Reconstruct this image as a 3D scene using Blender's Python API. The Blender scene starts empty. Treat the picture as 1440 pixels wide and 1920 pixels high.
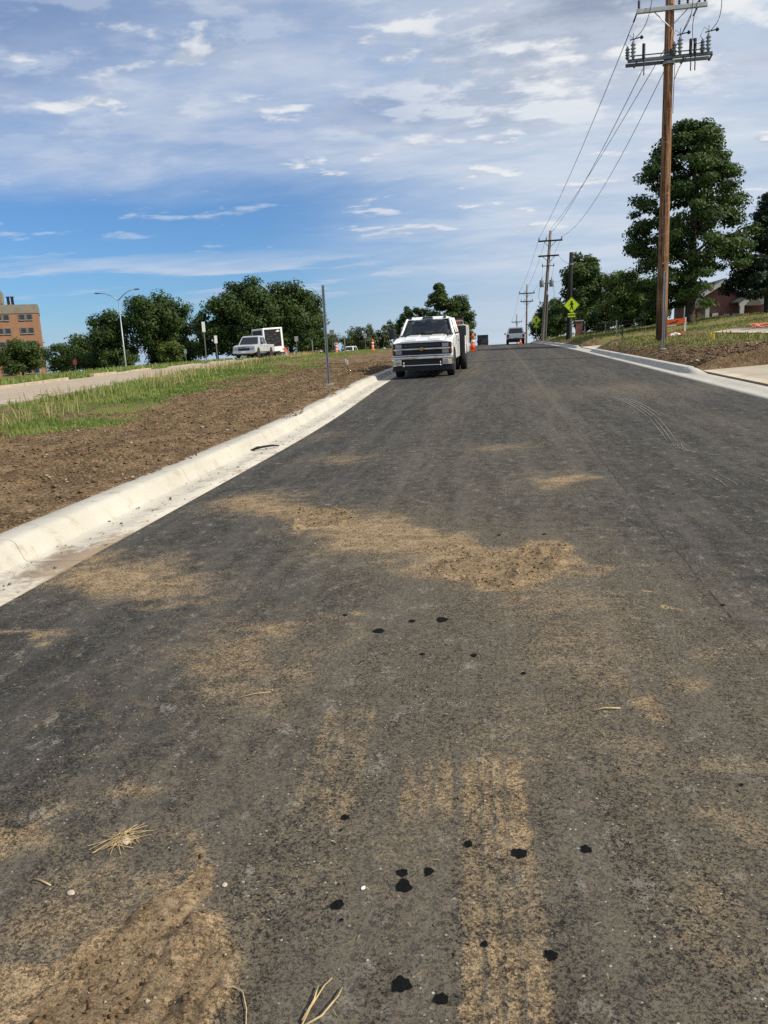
import bpy, bmesh, math, random
import numpy as np
from mathutils import Vector, Matrix

S = bpy.context.scene
COL = S.collection
R = math.radians
RNG = np.random.default_rng(7)
random.seed(7)

# ------------------------------------------------------------------ camera
YAW, PITCH, ROLL, CAM_H = R(8.7055), R(11.9), R(2.78), 1.4
cam_data = bpy.data.cameras.new('camera')
cam = bpy.data.objects.new('camera', cam_data)
COL.objects.link(cam)
cam_data.sensor_fit = 'HORIZONTAL'
cam_data.sensor_width = 36.0
cam_data.lens = 36.0
cam_data.clip_start = 0.05
cam_data.clip_end = 8000
_m = (Matrix.Rotation(YAW, 3, 'Z') @ Matrix.Rotation(R(90) - PITCH, 3, 'X') @ Matrix.Rotation(-ROLL, 3, 'Z'))
cam.matrix_world = Matrix.Translation((0, 0, CAM_H)) @ _m.to_4x4()
S.camera = cam

# ------------------------------------------------------------------ light
SUN_EL, SUN_AZ = 41.0, -13.0          # azimuth measured from +X towards +Y
sd = Vector((math.cos(R(SUN_EL)) * math.cos(R(SUN_AZ)), math.cos(R(SUN_EL)) * math.sin(R(SUN_AZ)), math.sin(R(SUN_EL))))
sun_data = bpy.data.lights.new('sun', 'SUN')
sun_data.energy = 5.0
sun_data.angle = R(0.53)
sun_data.color = (1.0, 0.93, 0.80)
sun = bpy.data.objects.new('sun', sun_data)
COL.objects.link(sun)
sun.rotation_euler = sd.to_track_quat('Z', 'Y').to_euler()

S.view_settings.view_transform = 'Standard'
S.view_settings.look = 'None'
S.view_settings.gamma = 1
S.view_settings.exposure = 0.0
S.view_settings.use_curve_mapping = False
S.render.engine = 'CYCLES'
S.cycles.use_denoising = False
S.cycles.max_bounces = 5
S.cycles.caustics_reflective = False
S.cycles.caustics_refractive = False
S.cycles.transparent_max_bounces = 8


class NT:
    """small node-tree writer"""
    def __init__(self, tree):
        self.t = tree; self.n = tree.nodes; self.l = tree.links

    def node(self, typ, **kw):
        n = self.n.new(typ)
        for k, v in kw.items():
            setattr(n, k, v)
        return n

    def put(self, sock, v):
        if isinstance(v, bpy.types.NodeSocket):
            self.l.new(v, sock)
        elif v is not None:
            if hasattr(sock.default_value, '__len__') and not hasattr(v, '__len__'):
                sock.default_value = (v,) * len(sock.default_value)
            elif hasattr(sock.default_value, '__len__') and len(sock.default_value) == 4 and len(v) == 3:
                sock.default_value = (*v, 1)
            else:
                sock.default_value = v

    def m(self, op, a, b=None, c=None, clamp=False):
        n = self.node('ShaderNodeMath', operation=op, use_clamp=clamp)
        self.put(n.inputs[0], a)
        if b is not None: self.put(n.inputs[1], b)
        if c is not None: self.put(n.inputs[2], c)
        return n.outputs[0]

    def vm(self, op, a, b=None, scale=None):
        n = self.node('ShaderNodeVectorMath', operation=op)
        self.put(n.inputs[0], a)
        if b is not None: self.put(n.inputs[1], b)
        if scale is not None: self.put(n.inputs[3], scale)
        return n.outputs[0]

    def ss(self, v, a, b):
        n = self.node('ShaderNodeMapRange', interpolation_type='SMOOTHSTEP')
        self.put(n.inputs[0], v)
        n.inputs[1].default_value = a; n.inputs[2].default_value = b
        n.inputs[3].default_value = 0; n.inputs[4].default_value = 1
        return n.outputs[0]

    def rng(self, v, a, b, c, d):
        n = self.node('ShaderNodeMapRange')
        self.put(n.inputs[0], v)
        for i, x in enumerate((a, b, c, d)): n.inputs[i + 1].default_value = x
        return n.outputs[0]

    def noise(self, vec, scale=1, detail=4, rough=.55, dist=0, col=False):
        n = self.node('ShaderNodeTexNoise')
        self.put(n.inputs['Vector'], vec)
        n.inputs['Scale'].default_value = scale; n.inputs['Detail'].default_value = detail
        n.inputs['Roughness'].default_value = rough; n.inputs['Distortion'].default_value = dist
        return n.outputs['Color'] if col else n.outputs['Fac']

    def voro(self, vec, scale=1, feat='F1', out='Distance', rand=1):
        n = self.node('ShaderNodeTexVoronoi', feature=feat)
        self.put(n.inputs['Vector'], vec)
        n.inputs['Scale'].default_value = scale
        n.inputs['Randomness'].default_value = rand
        return n.outputs[out]

    def mix(self, f, a, b, mode='MIX'):
        n = self.node('ShaderNodeMix', data_type='RGBA', blend_type=mode)
        self.put(n.inputs[0], f); self.put(n.inputs[6], a); self.put(n.inputs[7], b)
        return n.outputs[2]

    def attr(self, name):
        return self.node('ShaderNodeAttribute', attribute_name=name).outputs['Fac']

    def pos(self):
        return self.node('ShaderNodeNewGeometry').outputs['Position']

    def obj(self):
        return self.node('ShaderNodeTexCoord').outputs['Object']

    def scale(self, v, s):
        return self.vm('MULTIPLY', v, s)

    def sep(self, v):
        n = self.node('ShaderNodeSeparateXYZ'); self.put(n.inputs[0], v)
        return n.outputs

    def comb(self, x, y, z):
        n = self.node('ShaderNodeCombineXYZ')
        for i, q in enumerate((x, y, z)): self.put(n.inputs[i], q)
        return n.outputs[0]

    def bump(self, h, strength=.3, dist=.02):
        n = self.node('ShaderNodeBump')
        n.inputs['Strength'].default_value = strength; n.inputs['Distance'].default_value = dist
        self.put(n.inputs['Height'], h)
        return n.outputs[0]


# ------------------------------------------------------------------ sky
world = bpy.data.worlds.new('World'); S.world = world; world.use_nodes = True
w = NT(world.node_tree); w.n.clear()
sky = w.node('ShaderNodeTexSky', sky_type='NISHITA')
sky.sun_disc = False
sky.sun_elevation = R(SUN_EL)
sky.sun_rotation = R(90 - SUN_AZ)
sky.altitude = 300; sky.air_density = 1.0; sky.dust_density = 0.6; sky.ozone_density = 1.6
dirv = w.node('ShaderNodeTexCoord').outputs['Generated']
sx, sy, sz = w.sep(dirv)
zc = w.m('ADD', w.m('MAXIMUM', sz, 0.0), 0.085)
q = w.comb(w.m('DIVIDE', sx, zc), w.m('DIVIDE', sy, zc), 0.0)
n_big = w.noise(w.scale(q, (.16, .30, 1)), 1, 3, .5)
n_str = w.noise(w.scale(q, (.42, .85, 1)), 1, 9, .62, .35)
n_fin = w.noise(w.scale(q, (1.3, 2.2, 1)), 1, 8, .62, .25)
zz = w.m('ADD', sz, w.m('ADD', w.m('MULTIPLY', w.m('SUBTRACT', n_big, .5), .05), w.m('MULTIPLY', w.m('SUBTRACT', n_str, .5), .07)))
left = w.ss(w.m('MULTIPLY', sx, -1), -.02, .30)
hole = w.m('MULTIPLY', w.m('MULTIPLY', w.ss(zz, .0, .06), w.m('SUBTRACT', 1, w.ss(zz, .165, .225))), left)
cover = w.ss(w.m('ADD', n_str, w.m('MULTIPLY', n_big, .45)), .56, .86)
veil = w.m('ADD', w.m('ADD', .50, w.m('MULTIPLY', w.ss(sx, -.2, .25), .16)), w.m('MULTIPLY', cover, .38))
high_left = w.m('MULTIPLY', w.ss(sz, .24, .37), w.ss(w.m('MULTIPLY', sx, -1), .05, .5))
veil = w.m('MULTIPLY', veil, w.m('SUBTRACT', 1, w.m('MULTIPLY', high_left, .42)))
veil = w.m('MULTIPLY', veil, w.m('SUBTRACT', 1, w.m('MULTIPLY', hole, .96)))
# a thin band of streaky cloud low over the horizon
band = w.m('MULTIPLY', w.m('MULTIPLY', w.ss(sz, .05, .085), w.m('SUBTRACT', 1, w.ss(sz, .10, .135))), w.ss(n_str, .47, .56))
veil = w.m('MAXIMUM', veil, w.m('MULTIPLY', band, .80))
# small clumpy clouds higher up
n_pf = w.noise(w.scale(q, (1.0, 1.35, 1)), 1, 9, .60, .1)
n_pf2 = w.noise(w.vm('ADD', w.scale(q, (1.0, 1.35, 1)), (.12, -.10, 0)), 1, 9, .60, .1)
wh = w.m('MULTIPLY', w.ss(sz, .20, .29), w.m('ADD', .30, w.m('MULTIPLY', w.ss(sx, -.25, .10), .70)))
puff = w.m('MULTIPLY', w.ss(w.m('ADD', n_pf, w.m('MULTIPLY', w.m('SUBTRACT', n_big, .5), .5)), .42, .52), wh)
lit = w.ss(w.m('SUBTRACT', n_pf, n_pf2), -.02, .06)
thick = w.ss(n_pf, .47, .60)
pc = w.mix(lit, (5.0, 5.6, 6.7), (9.0, 9.1, 9.1))
pc = w.mix(w.m('MULTIPLY', thick, w.m('SUBTRACT', 1, lit)), pc, (2.6, 3.2, 4.5))
skyc = w.mix(1.0, sky.outputs[0], (.42, .76, 1.14), 'MULTIPLY')
vc = w.mix(w.m('MULTIPLY', w.ss(n_fin, .36, .64), w.ss(sz, .02, .16)), w.mix(w.ss(sx, -.3, .25), (4.3, 5.5, 7.5), (5.4, 6.4, 7.7)), (6.8, 7.4, 8.3))
c1 = w.mix(veil, skyc, vc)
hz_ = w.m('MULTIPLY', w.m('POWER', 2.718, w.m('MULTIPLY', w.m('MAXIMUM', sz, 0.0), -13.0)), w.m('ADD', .30, w.m('MULTIPLY', w.ss(sx, -.35, .1), .45)))
c1 = w.mix(hz_, c1, (5.9, 6.7, 7.6))
n_sm = w.noise(w.scale(q, (2.3, 3.1, 1)), 1, 8, .58, .15)
n_sm2 = w.noise(w.vm('ADD', w.scale(q, (2.3, 3.1, 1)), (.10, -.16, 0)), 1, 8, .58, .15)
small = w.m('MULTIPLY', w.ss(w.m('ADD', n_sm, w.m('MULTIPLY', w.m('SUBTRACT', n_str, .5), .8)), .575, .66), w.m('MULTIPLY', w.ss(sz, .10, .16), w.m('SUBTRACT', 1, w.m('MULTIPLY', hole, .6))))
c1 = w.mix(w.m('MULTIPLY', small, .8), c1, w.mix(w.ss(w.m('SUBTRACT', n_sm, n_sm2), -.02, .07), (5.0, 5.6, 6.7), (8.7, 8.8, 8.9)))
c2 = w.mix(w.m('MULTIPLY', puff, .85), c1, pc)
bg = w.node('ShaderNodeBackground'); bg.inputs[1].default_value = .1
w.l.new(c2, bg.inputs[0])
wo = w.node('ShaderNodeOutputWorld'); w.l.new(bg.outputs[0], wo.inputs[0])


# ------------------------------------------------------------------ materials
MATS = {}
def pbr(name, base=(.5, .5, .5), rough=.6, metal=0, spec=.4, var=0, vscale=3, bump=0, bscale=30, coat=0):
    mt = bpy.data.materials.new(name); mt.use_nodes = True
    k = NT(mt.node_tree); b = k.n['Principled BSDF']
    b.inputs['Roughness'].default_value = rough; b.inputs['Metallic'].default_value = metal
    b.inputs['Specular IOR Level'].default_value = spec
    if coat: b.inputs['Coat Weight'].default_value = coat
    if var:
        o = k.obj()
        f = k.noise(o, vscale, 6, .6)
        c = k.mix(k.ss(f, .3, .7), tuple(x * (1 - var) for x in base), tuple(min(1, x * (1 + var)) for x in base))
        k.put(b.inputs['Base Color'], c)
        k.put(b.inputs['Roughness'], k.rng(f, .2, .8, max(0, rough - .12), min(1, rough + .12)))
    else:
        k.put(b.inputs['Base Color'], base)
    if bump:
        k.put(b.inputs['Normal'], k.bump(k.noise(k.obj(), bscale, 5, .6), bump, .02))
    MATS[name] = mt
    return mt

M_white = pbr('white_paint', (.84, .84, .82), .28, spec=.5, var=.06, vscale=2.5, coat=.5)
M_silver = pbr('silver_paint', (.55, .55, .54), .32, .35, var=.08, coat=.4)
M_dark = pbr('dark_plastic', (.018, .018, .02), .55, var=.2)
M_black = pbr('black_grille', (.008, .008, .009), .5)
M_clear = bpy.data.materials.new('clear_glass'); M_clear.use_nodes = True
_k = NT(M_clear.node_tree); _k.n.clear()
_g = _k.node('ShaderNodeBsdfGlossy'); _g.inputs['Roughness'].default_value = .02; _g.inputs[0].default_value = (1, 1, 1, 1)
_t = _k.node('ShaderNodeBsdfTransparent'); _t.inputs[0].default_value = (.50, .56, .55, 1)
_x = _k.node('ShaderNodeMixShader'); _f = _k.node('ShaderNodeFresnel'); _f.inputs[0].default_value = 1.62
_k.l.new(_f.outputs[0], _x.inputs[0]); _k.l.new(_t.outputs[0], _x.inputs[1]); _k.l.new(_g.outputs[0], _x.inputs[2])
_o = _k.node('ShaderNodeOutputMaterial'); _k.l.new(_x.outputs[0], _o.inputs[0])
M_seat = pbr('grey_seat_cloth', (.075, .072, .07), .9, var=.2, vscale=12)
M_glass = pbr('dark_glass', (.02, .025, .03), .06, spec=.6)
M_chrome = pbr('chrome', (.72, .73, .74), .12, 1.0, var=.05)
M_gold = pbr('gold_badge', (.38, .24, .09), .3, .6)
M_lens = pbr('headlight_lens', (.30, .31, .33), .12, .6, spec=.7)
M_amber = pbr('amber_lens', (.50, .15, .03), .2)
M_red = pbr('red_lens', (.45, .02, .015), .25)
M_tyre = pbr('tyre_rubber', (.02, .02, .02), .85, var=.25, vscale=8)
M_rim = pbr('wheel_steel', (.55, .55, .55), .35, .6, var=.1)
M_galv = pbr('galvanised_steel', (.33, .34, .34), .5, .6, var=.15, vscale=14)
M_grey = pbr('grey_hardware', (.115, .125, .13), .5, .2, var=.15, vscale=9)
M_porc = pbr('grey_porcelain', (.20, .225, .24), .3, var=.1, vscale=9)
M_orange = pbr('orange_plastic', (.80, .12, .02), .5, var=.12, vscale=6)
M_salmon = pbr('faded_orange_net', (.72, .22, .13), .6, var=.15, vscale=6)
M_whitep = pbr('white_plastic', (.75, .75, .72), .5, var=.08)
M_signback = pbr('sign_back', (.42, .43, .42), .45, .5, var=.1)
M_signwhite = pbr('sign_white', (.72, .72, .69), .5, var=.06)
M_yellow = pbr('fluorescent_yellow', (.66, .86, .02), .5, var=.04)
M_inkb = pbr('sign_ink', (.012, .012, .012), .5)
M_maroon = pbr('faded_red_sign', (.30, .05, .045), .5, var=.1)
M_wire = pbr('cable', (.05, .05, .055), .5, .3)
M_concb = pbr('roof_concrete', (.21, .185, .145), .85, var=.15, vscale=.6)
M_winfr = pbr('bronze_window_frame', (.14, .12, .10), .5)
M_trim = pbr('white_trim', (.46, .455, .43), .6, var=.07)  # white lowered in the colour for tree shade over the house
M_shingle = pbr('roof_shingle', (.09, .085, .08), .9, var=.3, vscale=5)
M_fencew = pbr('weathered_post', (.24, .21, .17), .85, var=.25, vscale=8)
M_darkpole = pbr('near_black_wood', (.012, .010, .009), .9, var=.4, vscale=6)  # colour lowered so the sunlit dark pole reads as in shade
M_twig = pbr('dry_twig', (.42, .31, .16), .85, var=.25, vscale=40)
M_bark = pbr('bark', (.055, .042, .032), .95, var=.4, vscale=4, bump=.6, bscale=9)
M_stone = pbr('pale_stone', (.46, .38, .29), .85, var=.2, vscale=60)
M_oil = pbr('black_tar', (.005, .005, .005), .85, spec=.12, var=.5, vscale=90, bump=.5, bscale=160)
M_flagw = pbr('white_flag', (.75, .74, .70), .7)
M_flagy = pbr('yellow_flag', (.75, .55, .02), .6)


def finish(k, b, mt):
    MATS[mt.name] = mt
    return mt

def new_mat(name):
    mt = bpy.data.materials.new(name); mt.use_nodes = True
    k = NT(mt.node_tree)
    return mt, k, k.n['Principled BSDF']

# brown soil, shared by verge, mud and clods
def soil_color(k, p):
    f1 = k.noise(p, 2.2, 8, .65)
    f2 = k.noise(p, 22, 6, .65)
    c = k.mix(k.ss(f1, .40, .62), (.145, .093, .050), (.255, .172, .096))
    c = k.mix(k.m('MULTIPLY', k.ss(f2, .52, .66), .6), c, (.28, .20, .118))
    c = k.mix(k.m('MULTIPLY', k.ss(f2, .47, .34), .7), c, (.048, .030, .017))
    vz = k.voro(p, 52, out='Color'); va = k.sep(vz)
    c = k.mix(k.ss(va[0], .55, .0), c, k.mix(1.0, c, (.42, .40, .38), 'MULTIPLY'))
    c = k.mix(k.m('MULTIPLY', k.ss(va[1], .80, 1.0), .55), c, (.40, .31, .20))
    return c, f2

# asphalt with dust, mud stains and loose grit
M_road, k, b = new_mat('asphalt')
p = k.pos()
px, py, pz = k.sep(p)
mud = k.attr('mud'); dust = k.attr('dust')
flat = k.comb(px, py, 0.0)
g_f = k.noise(flat, 70, 7, .9)
g_w = k.noise(k.comb(px, k.m('MULTIPLY', py, .45), 2.0), 6, 5, .6, .3)
g_m = k.noise(flat, 55, 4, .7)
streak = k.noise(k.comb(px, k.m('MULTIPLY', py, .09), 0.0), 4.5, 7, .62)
cloudy = k.noise(flat, 1.1, 6, .6, .5)
rag = k.noise(flat, 9, 8, .7, .4)
rag2 = k.noise(flat, 42, 5, .7)
wob = k.vm('ADD', flat, k.vm('SCALE', k.noise(flat, 60, 2, .5, col=True), scale=.006))
ag1 = k.sep(k.voro(wob, 150, out='Color'))[0]; ag2 = k.sep(k.voro(wob, 70, out='Color'))[1]; ag3 = k.sep(k.voro(flat, 330, out='Color'))[0]
agg = k.m('ADD', k.m('ADD', k.m('MULTIPLY', ag1, .40), k.m('MULTIPLY', ag2, .20)), k.m('MULTIPLY', ag3, .40))
base = k.mix(k.ss(k.m('ADD', k.m('MULTIPLY', agg, .75), k.m('MULTIPLY', g_f, .5)), .40, .92), (.0085, .0082, .0078), (.088, .082, .071))
base = k.mix(k.m('MULTIPLY', k.ss(g_w, .52, .40), .35), base, (.016, .0155, .0152))
base = k.mix(k.m('MULTIPLY', k.ss(g_w, .52, .64), .28), base, (.085, .079, .068))
base = k.mix(k.m('MULTIPLY', k.ss(streak, .46, .60), .42), base, (.100, .093, .081))
base = k.mix(k.m('MULTIPLY', k.ss(k.m('ADD', cloudy, k.m('MULTIPLY', k.m('SUBTRACT', rag, .5), .8)), .44, .64), .28), base, (.085, .076, .062))
dm = k.ss(k.m('ADD', dust, k.m('MULTIPLY', k.m('SUBTRACT', rag, .5), 2.0)), .02, .9)
dm = k.m('MULTIPLY', dm, k.m('ADD', .55, k.m('MULTIPLY', g_m, .7)))
dm = k.m('MULTIPLY', dm, k.ss(k.m('ADD', k.m('MULTIPLY', agg, .6), k.m('MULTIPLY', g_f, .5)), .34, .72))
base = k.mix(k.m('MULTIPLY', dm, .74), base, (.195, .158, .104))
# pale scuffs, elongated across the travel direction
scuff = k.noise(k.comb(k.m('MULTIPLY', px, 2.4), k.m('MULTIPLY', py, 1.5), 3.0), 4.6, 7, .74)
base = k.mix(k.m('MULTIPLY', k.m('MULTIPLY', k.ss(scuff, .555, .66), k.ss(agg, .2, .6)), .62), base, (.27, .25, .21))
# aggregate chips
vd = k.voro(flat, 64); vc_ = k.voro(flat, 64, out='Color')
chipsel = k.sep(vc_)[0]
chip = k.m('MULTIPLY', k.m('LESS_THAN', vd, k.m('MULTIPLY', k.sep(vc_)[2], .21)), k.m('GREATER_THAN', chipsel, .66))
base = k.mix(k.m('MULTIPLY', chip, .8), base, k.mix(k.sep(vc_)[1], (.12, .10, .08), (.58, .53, .45)))
pit = k.m('MULTIPLY', k.m('LESS_THAN', k.voro(flat, 88), .20), k.m('GREATER_THAN', k.sep(k.voro(flat, 88, out='Color'))[2], .70))
base = k.mix(k.m('MULTIPLY', pit, .65), base, (.010, .010, .010))
# paving joint between the two lanes
jx = k.m('ABSOLUTE', k.m('SUBTRACT', k.m('ADD', px, k.m('MULTIPLY', k.m('SUBTRACT', k.noise(k.comb(0, py, 0), .9, 4, .6), .5), .06)), 1.09))
base = k.mix(k.m('MULTIPLY', k.ss(jx, .012, .003), k.m('MULTIPLY', k.ss(rag, .42, .60), .8)), base, (.012, .011, .010))
base = k.mix(k.m('MULTIPLY', k.m('MULTIPLY', k.ss(jx, .10, .01), k.ss(py, 7, 14)), .25), base, (.17, .15, .12))
# mud film
sc, sf = soil_color(k, p)
mcol = k.mix(k.ss(k.m('ADD', k.m('MULTIPLY', agg, .6), k.m('MULTIPLY', g_f, .5)), .36, .74), (.195, .128, .066), (.47, .335, .188))
mcol = k.mix(k.m('MULTIPLY', k.ss(rag, .46, .60), .5), mcol, (.46, .34, .20))
mcol = k.mix(k.ss(mud, .80, 1.0), mcol, k.mix(.40, sc, mcol))
strk = k.noise(k.comb(k.m('MULTIPLY', px, 1.0), k.m('MULTIPLY', py, 4.0), 1.7), 3.2, 7, .68)
mm = k.ss(k.m('ADD', k.m('ADD', mud, k.m('MULTIPLY', k.m('SUBTRACT', strk, .5), 1.1)), k.m('ADD', k.m('MULTIPLY', k.m('SUBTRACT', rag, .5), 1.0), k.m('ADD', k.m('MULTIPLY', k.m('SUBTRACT', g_f, .5), 1.2), k.m('MULTIPLY', k.m('SUBTRACT', agg, .5), .9)))), .08, 1.02)
mm = k.m('MULTIPLY', mm, k.rng(mud, .0, .7, .0, .92))
base = k.mix(mm, base, mcol)
k.put(b.inputs['Base Color'], base)
k.put(b.inputs['Roughness'], .88)
b.inputs['Specular IOR Level'].default_value = .22
hgt = k.m('ADD', k.m('ADD', k.m('MULTIPLY', g_f, .4), k.m('MULTIPLY', agg, .35)), k.m('ADD', k.m('MULTIPLY', k.noise(flat, 90, 4, .7), .5), k.m('MULTIPLY', k.m('MULTIPLY', k.m('ADD', rag2, k.noise(flat, 24, 6, .7)), mm), k.rng(mud, .4, 1.0, .35, 2.2))))
k.put(b.inputs['Normal'], k.bump(hgt, .75, .008))
finish(k, b, M_road)

# kerb concrete
def concrete(name, a, c_, dirt=.5, grit=60):
    mt, k, b = new_mat(name)
    p = k.pos()
    f1 = k.noise(p, 1.3, 7, .6, .3); f2 = k.noise(p, grit, 4, .7); f3 = k.noise(p, 5, 8, .72, .6)
    col = k.mix(k.ss(f1, .3, .7), a, c_)
    col = k.mix(k.m('MULTIPLY', k.ss(f2, .58, .72), .35), col, tuple(x * .62 for x in a))
    col = k.mix(k.m('MULTIPLY', k.ss(f3, .50, .64), dirt), col, (.26, .185, .115))
    d = k.attr('mud')
    col = k.mix(k.m('MULTIPLY', k.ss(k.m('ADD', d, k.m('MULTIPLY', k.m('SUBTRACT', f3, .5), 2.2)), .2, .8), .8), col, (.17, .11, .065))
    k.put(b.inputs['Base Color'], col); b.inputs['Roughness'].default_value = .85
    b.inputs['Specular IOR Level'].default_value = .25
    k.put(b.inputs['Normal'], k.bump(k.m('ADD', f2, f3), .35, .008))
    return finish(k, b, mt)
M_kerb = concrete('kerb_concrete', (.445, .415, .35), (.52, .49, .42), .18)
M_drive = concrete('driveway_concrete', (.38, .32, .24), (.47, .41, .32), .30)
M_oldconc = concrete('old_concrete', (.36, .29, .21), (.45, .37, .275), .45, 20)

# soil and grass on the ground sheet
M_ground, k, b = new_mat('ground_cover')
p = k.pos()
sc, sf = soil_color(k, p)
v1 = k.voro(p, 26); v1c = k.sep(k.voro(p, 26, out='Color'))[0]
sc = k.mix(k.m('MULTIPLY', k.m('LESS_THAN', v1, .22), k.m('GREATER_THAN', v1c, .92)), sc, (.36, .29, .20))
gn = k.noise(p, .55, 6, .6); gf = k.noise(p, 14, 6, .7)
gc = k.mix(k.ss(gn, .40, .60), (.075, .115, .024), (.165, .165, .050))
gc = k.mix(k.m('MULTIPLY', k.ss(gf, .5, .75), .5), gc, (.24, .20, .085))
gc = k.mix(k.m('MULTIPLY', k.ss(gf, .45, .25), .5), gc, (.022, .035, .010))
dryc = k.mix(k.ss(gf, .3, .7), (.17, .13, .055), (.30, .25, .125))
gc = k.mix(k.m('MULTIPLY', k.attr('dry'), .8), gc, dryc)
gm = k.ss(k.m('ADD', k.attr('grass'), k.m('MULTIPLY', k.m('SUBTRACT', k.noise(p, 5, 7, .7), .5), .9)), .35, .7)
k.put(b.inputs['Base Color'], k.mix(gm, sc, gc))
b.inputs['Roughness'].default_value = .95; b.inputs['Specular IOR Level'].default_value = .1
k.put(b.inputs['Normal'], k.bump(k.m('ADD', k.noise(p, 9, 8, .7), k.m('MULTIPLY', k.noise(p, 45, 5, .7), .5)), .9, .05))
finish(k, b, M_ground)

M_clod, k, b = new_mat('soil_clod')
sc, sf = soil_color(k, k.pos())
tn = k.attr('tint')
sc = k.mix(k.ss(tn, .955, .97), k.mix(k.m('MULTIPLY', tn, .6), sc, (.095, .060, .034)), (.38, .32, .23))
k.put(b.inputs['Base Color'], sc); b.inputs['Roughness'].default_value = .95
b.inputs['Specular IOR Level'].default_value = .1
finish(k, b, M_clod)

def leaf_mat(name, dark, light, back=.28, scale=.8):
    mt = bpy.data.materials.new(name); mt.use_nodes = True
    k = NT(mt.node_tree); k.n.clear()
    p = k.pos()
    f = k.noise(p, scale, 4, .6); t = k.attr('tint')
    c = k.mix(k.m('ADD', k.m('MULTIPLY', k.ss(f, .3, .7), .5), k.m('MULTIPLY', t, .5)), dark, light)
    d = k.node('ShaderNodeBsdfPrincipled'); k.put(d.inputs['Base Color'], c)
    d.inputs['Roughness'].default_value = .6; d.inputs['Specular IOR Level'].default_value = .25
    tr = k.node('ShaderNodeBsdfTranslucent'); k.put(tr.inputs[0], k.mix(1.0, c, (1.1, 1.25, .5), 'MULTIPLY'))
    mx = k.node('ShaderNodeMixShader'); mx.inputs[0].default_value = back
    k.l.new(d.outputs[0], mx.inputs[1]); k.l.new(tr.outputs[0], mx.inputs[2])
    o = k.node('ShaderNodeOutputMaterial'); k.l.new(mx.outputs[0], o.inputs[0])
    MATS[name] = mt
    return mt
L_dark = leaf_mat('leaf_dark_oak', (.016, .034, .009), (.080, .130, .028))
L_mid = leaf_mat('leaf_mid', (.026, .050, .012), (.085, .130, .028))
L_light = leaf_mat('leaf_light', (.045, .072, .014), (.140, .180, .036))
L_far = leaf_mat('leaf_far', (.040, .058, .026), (.105, .125, .055))  # paler, greyer leaf colour stands for distance haze
L_pine = leaf_mat('needle', (.010, .022, .012), (.034, .055, .026), .12)
L_grass = leaf_mat('grass_blade', (.080, .155, .026), (.34, .36, .12), .32, .45)
L_lawn = leaf_mat('lawn_blade', (.085, .105, .026), (.30, .27, .11), .25, .35)
L_seed = leaf_mat('dry_stalk', (.28, .22, .09), (.48, .40, .21), .2)
L_straw = leaf_mat('straw', (.30, .22, .10), (.55, .44, .25), .1)

# rust-brown pole timber
M_wood, k, b = new_mat('pole_timber')
o = k.obj()
ox, oy, oz = k.sep(o)
gr = k.noise(k.comb(k.m('MULTIPLY', ox, 26), k.m('MULTIPLY', oy, 26), k.m('MULTIPLY', oz, .8)), 1, 7, .65, .4)
kn = k.noise(o, 1.2, 4, .6)
c = k.mix(k.ss(gr, .42, .58), (.070, .030, .014), (.36, .190, .090))
ck = k.noise(k.comb(k.m('MULTIPLY', ox, 40), k.m('MULTIPLY', oy, 40), k.m('MULTIPLY', oz, .35)), 1, 5, .7)
c = k.mix(k.m('MULTIPLY', k.ss(ck, .56, .62), .8), c, (.03, .014, .008))
c = k.mix(k.m('MULTIPLY', k.ss(k.noise(k.comb(ox, oy, k.m('MULTIPLY', oz, 3)), 3, 6, .7), .55, .66), .5), c, (.40, .27, .16))
c = k.mix(k.m('MULTIPLY', k.ss(kn, .48, .62), .55), c, (.20, .125, .07))
c = k.mix(k.m('MULTIPLY', k.ss(k.m('ADD', oz, k.m('MULTIPLY', kn, 1.4)), 2.6, 1.3), .8), c, (.045, .020, .011))
k.put(b.inputs['Base Color'], c); b.inputs['Roughness'].default_value = .85
b.inputs['Specular IOR Level'].default_value = .2
k.put(b.inputs['Normal'], k.bump(gr, .6, .02))
finish(k, b, M_wood)
M_oldwood = pbr('grey_pole_timber', (.20, .155, .12), .9, var=.3, vscale=5)

def brick_mat(name, a, c_, mortar, sc):
    mt, k, b = new_mat(name)
    n = k.node('ShaderNodeTexBrick')
    ox, oy, oz = k.sep(k.obj())
    k.put(n.inputs['Vector'], k.comb(k.m('ADD', ox, oy), oz, 0.0))
    k.put(n.inputs['Color1'], a); k.put(n.inputs['Color2'], c_); k.put(n.inputs['Mortar'], mortar)
    n.inputs['Scale'].default_value = sc; n.inputs['Mortar Size'].default_value = .012
    n.inputs['Brick Width'].default_value = .22; n.inputs['Row Height'].default_value = .075
    col = k.mix(k.m('MULTIPLY', k.ss(k.noise(k.obj(), .5, 5, .6), .4, .7), .35), n.outputs[0], tuple(x * .7 for x in a))
    k.put(b.inputs['Base Color'], col); b.inputs['Roughness'].default_value = .9
    k.put(b.inputs['Normal'], k.bump(n.outputs[1], -.3, .01))
    return finish(k, b, mt)
M_brick = brick_mat('tan_brick', (.27, .105, .046), (.35, .155, .074), (.28, .21, .15), 1)
M_brick2 = brick_mat('red_brick', (.20, .050, .038), (.28, .075, .055), (.24, .19, .16), 1)

M_mark, k, b = new_mat('tyre_dust')
k.put(b.inputs['Base Color'], k.mix(k.ss(k.noise(k.pos(), 24, 6, .7), .42, .6), (.055, .052, .048), (.235, .215, .185)))
b.inputs['Roughness'].default_value = .9
finish(k, b, M_mark)


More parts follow.
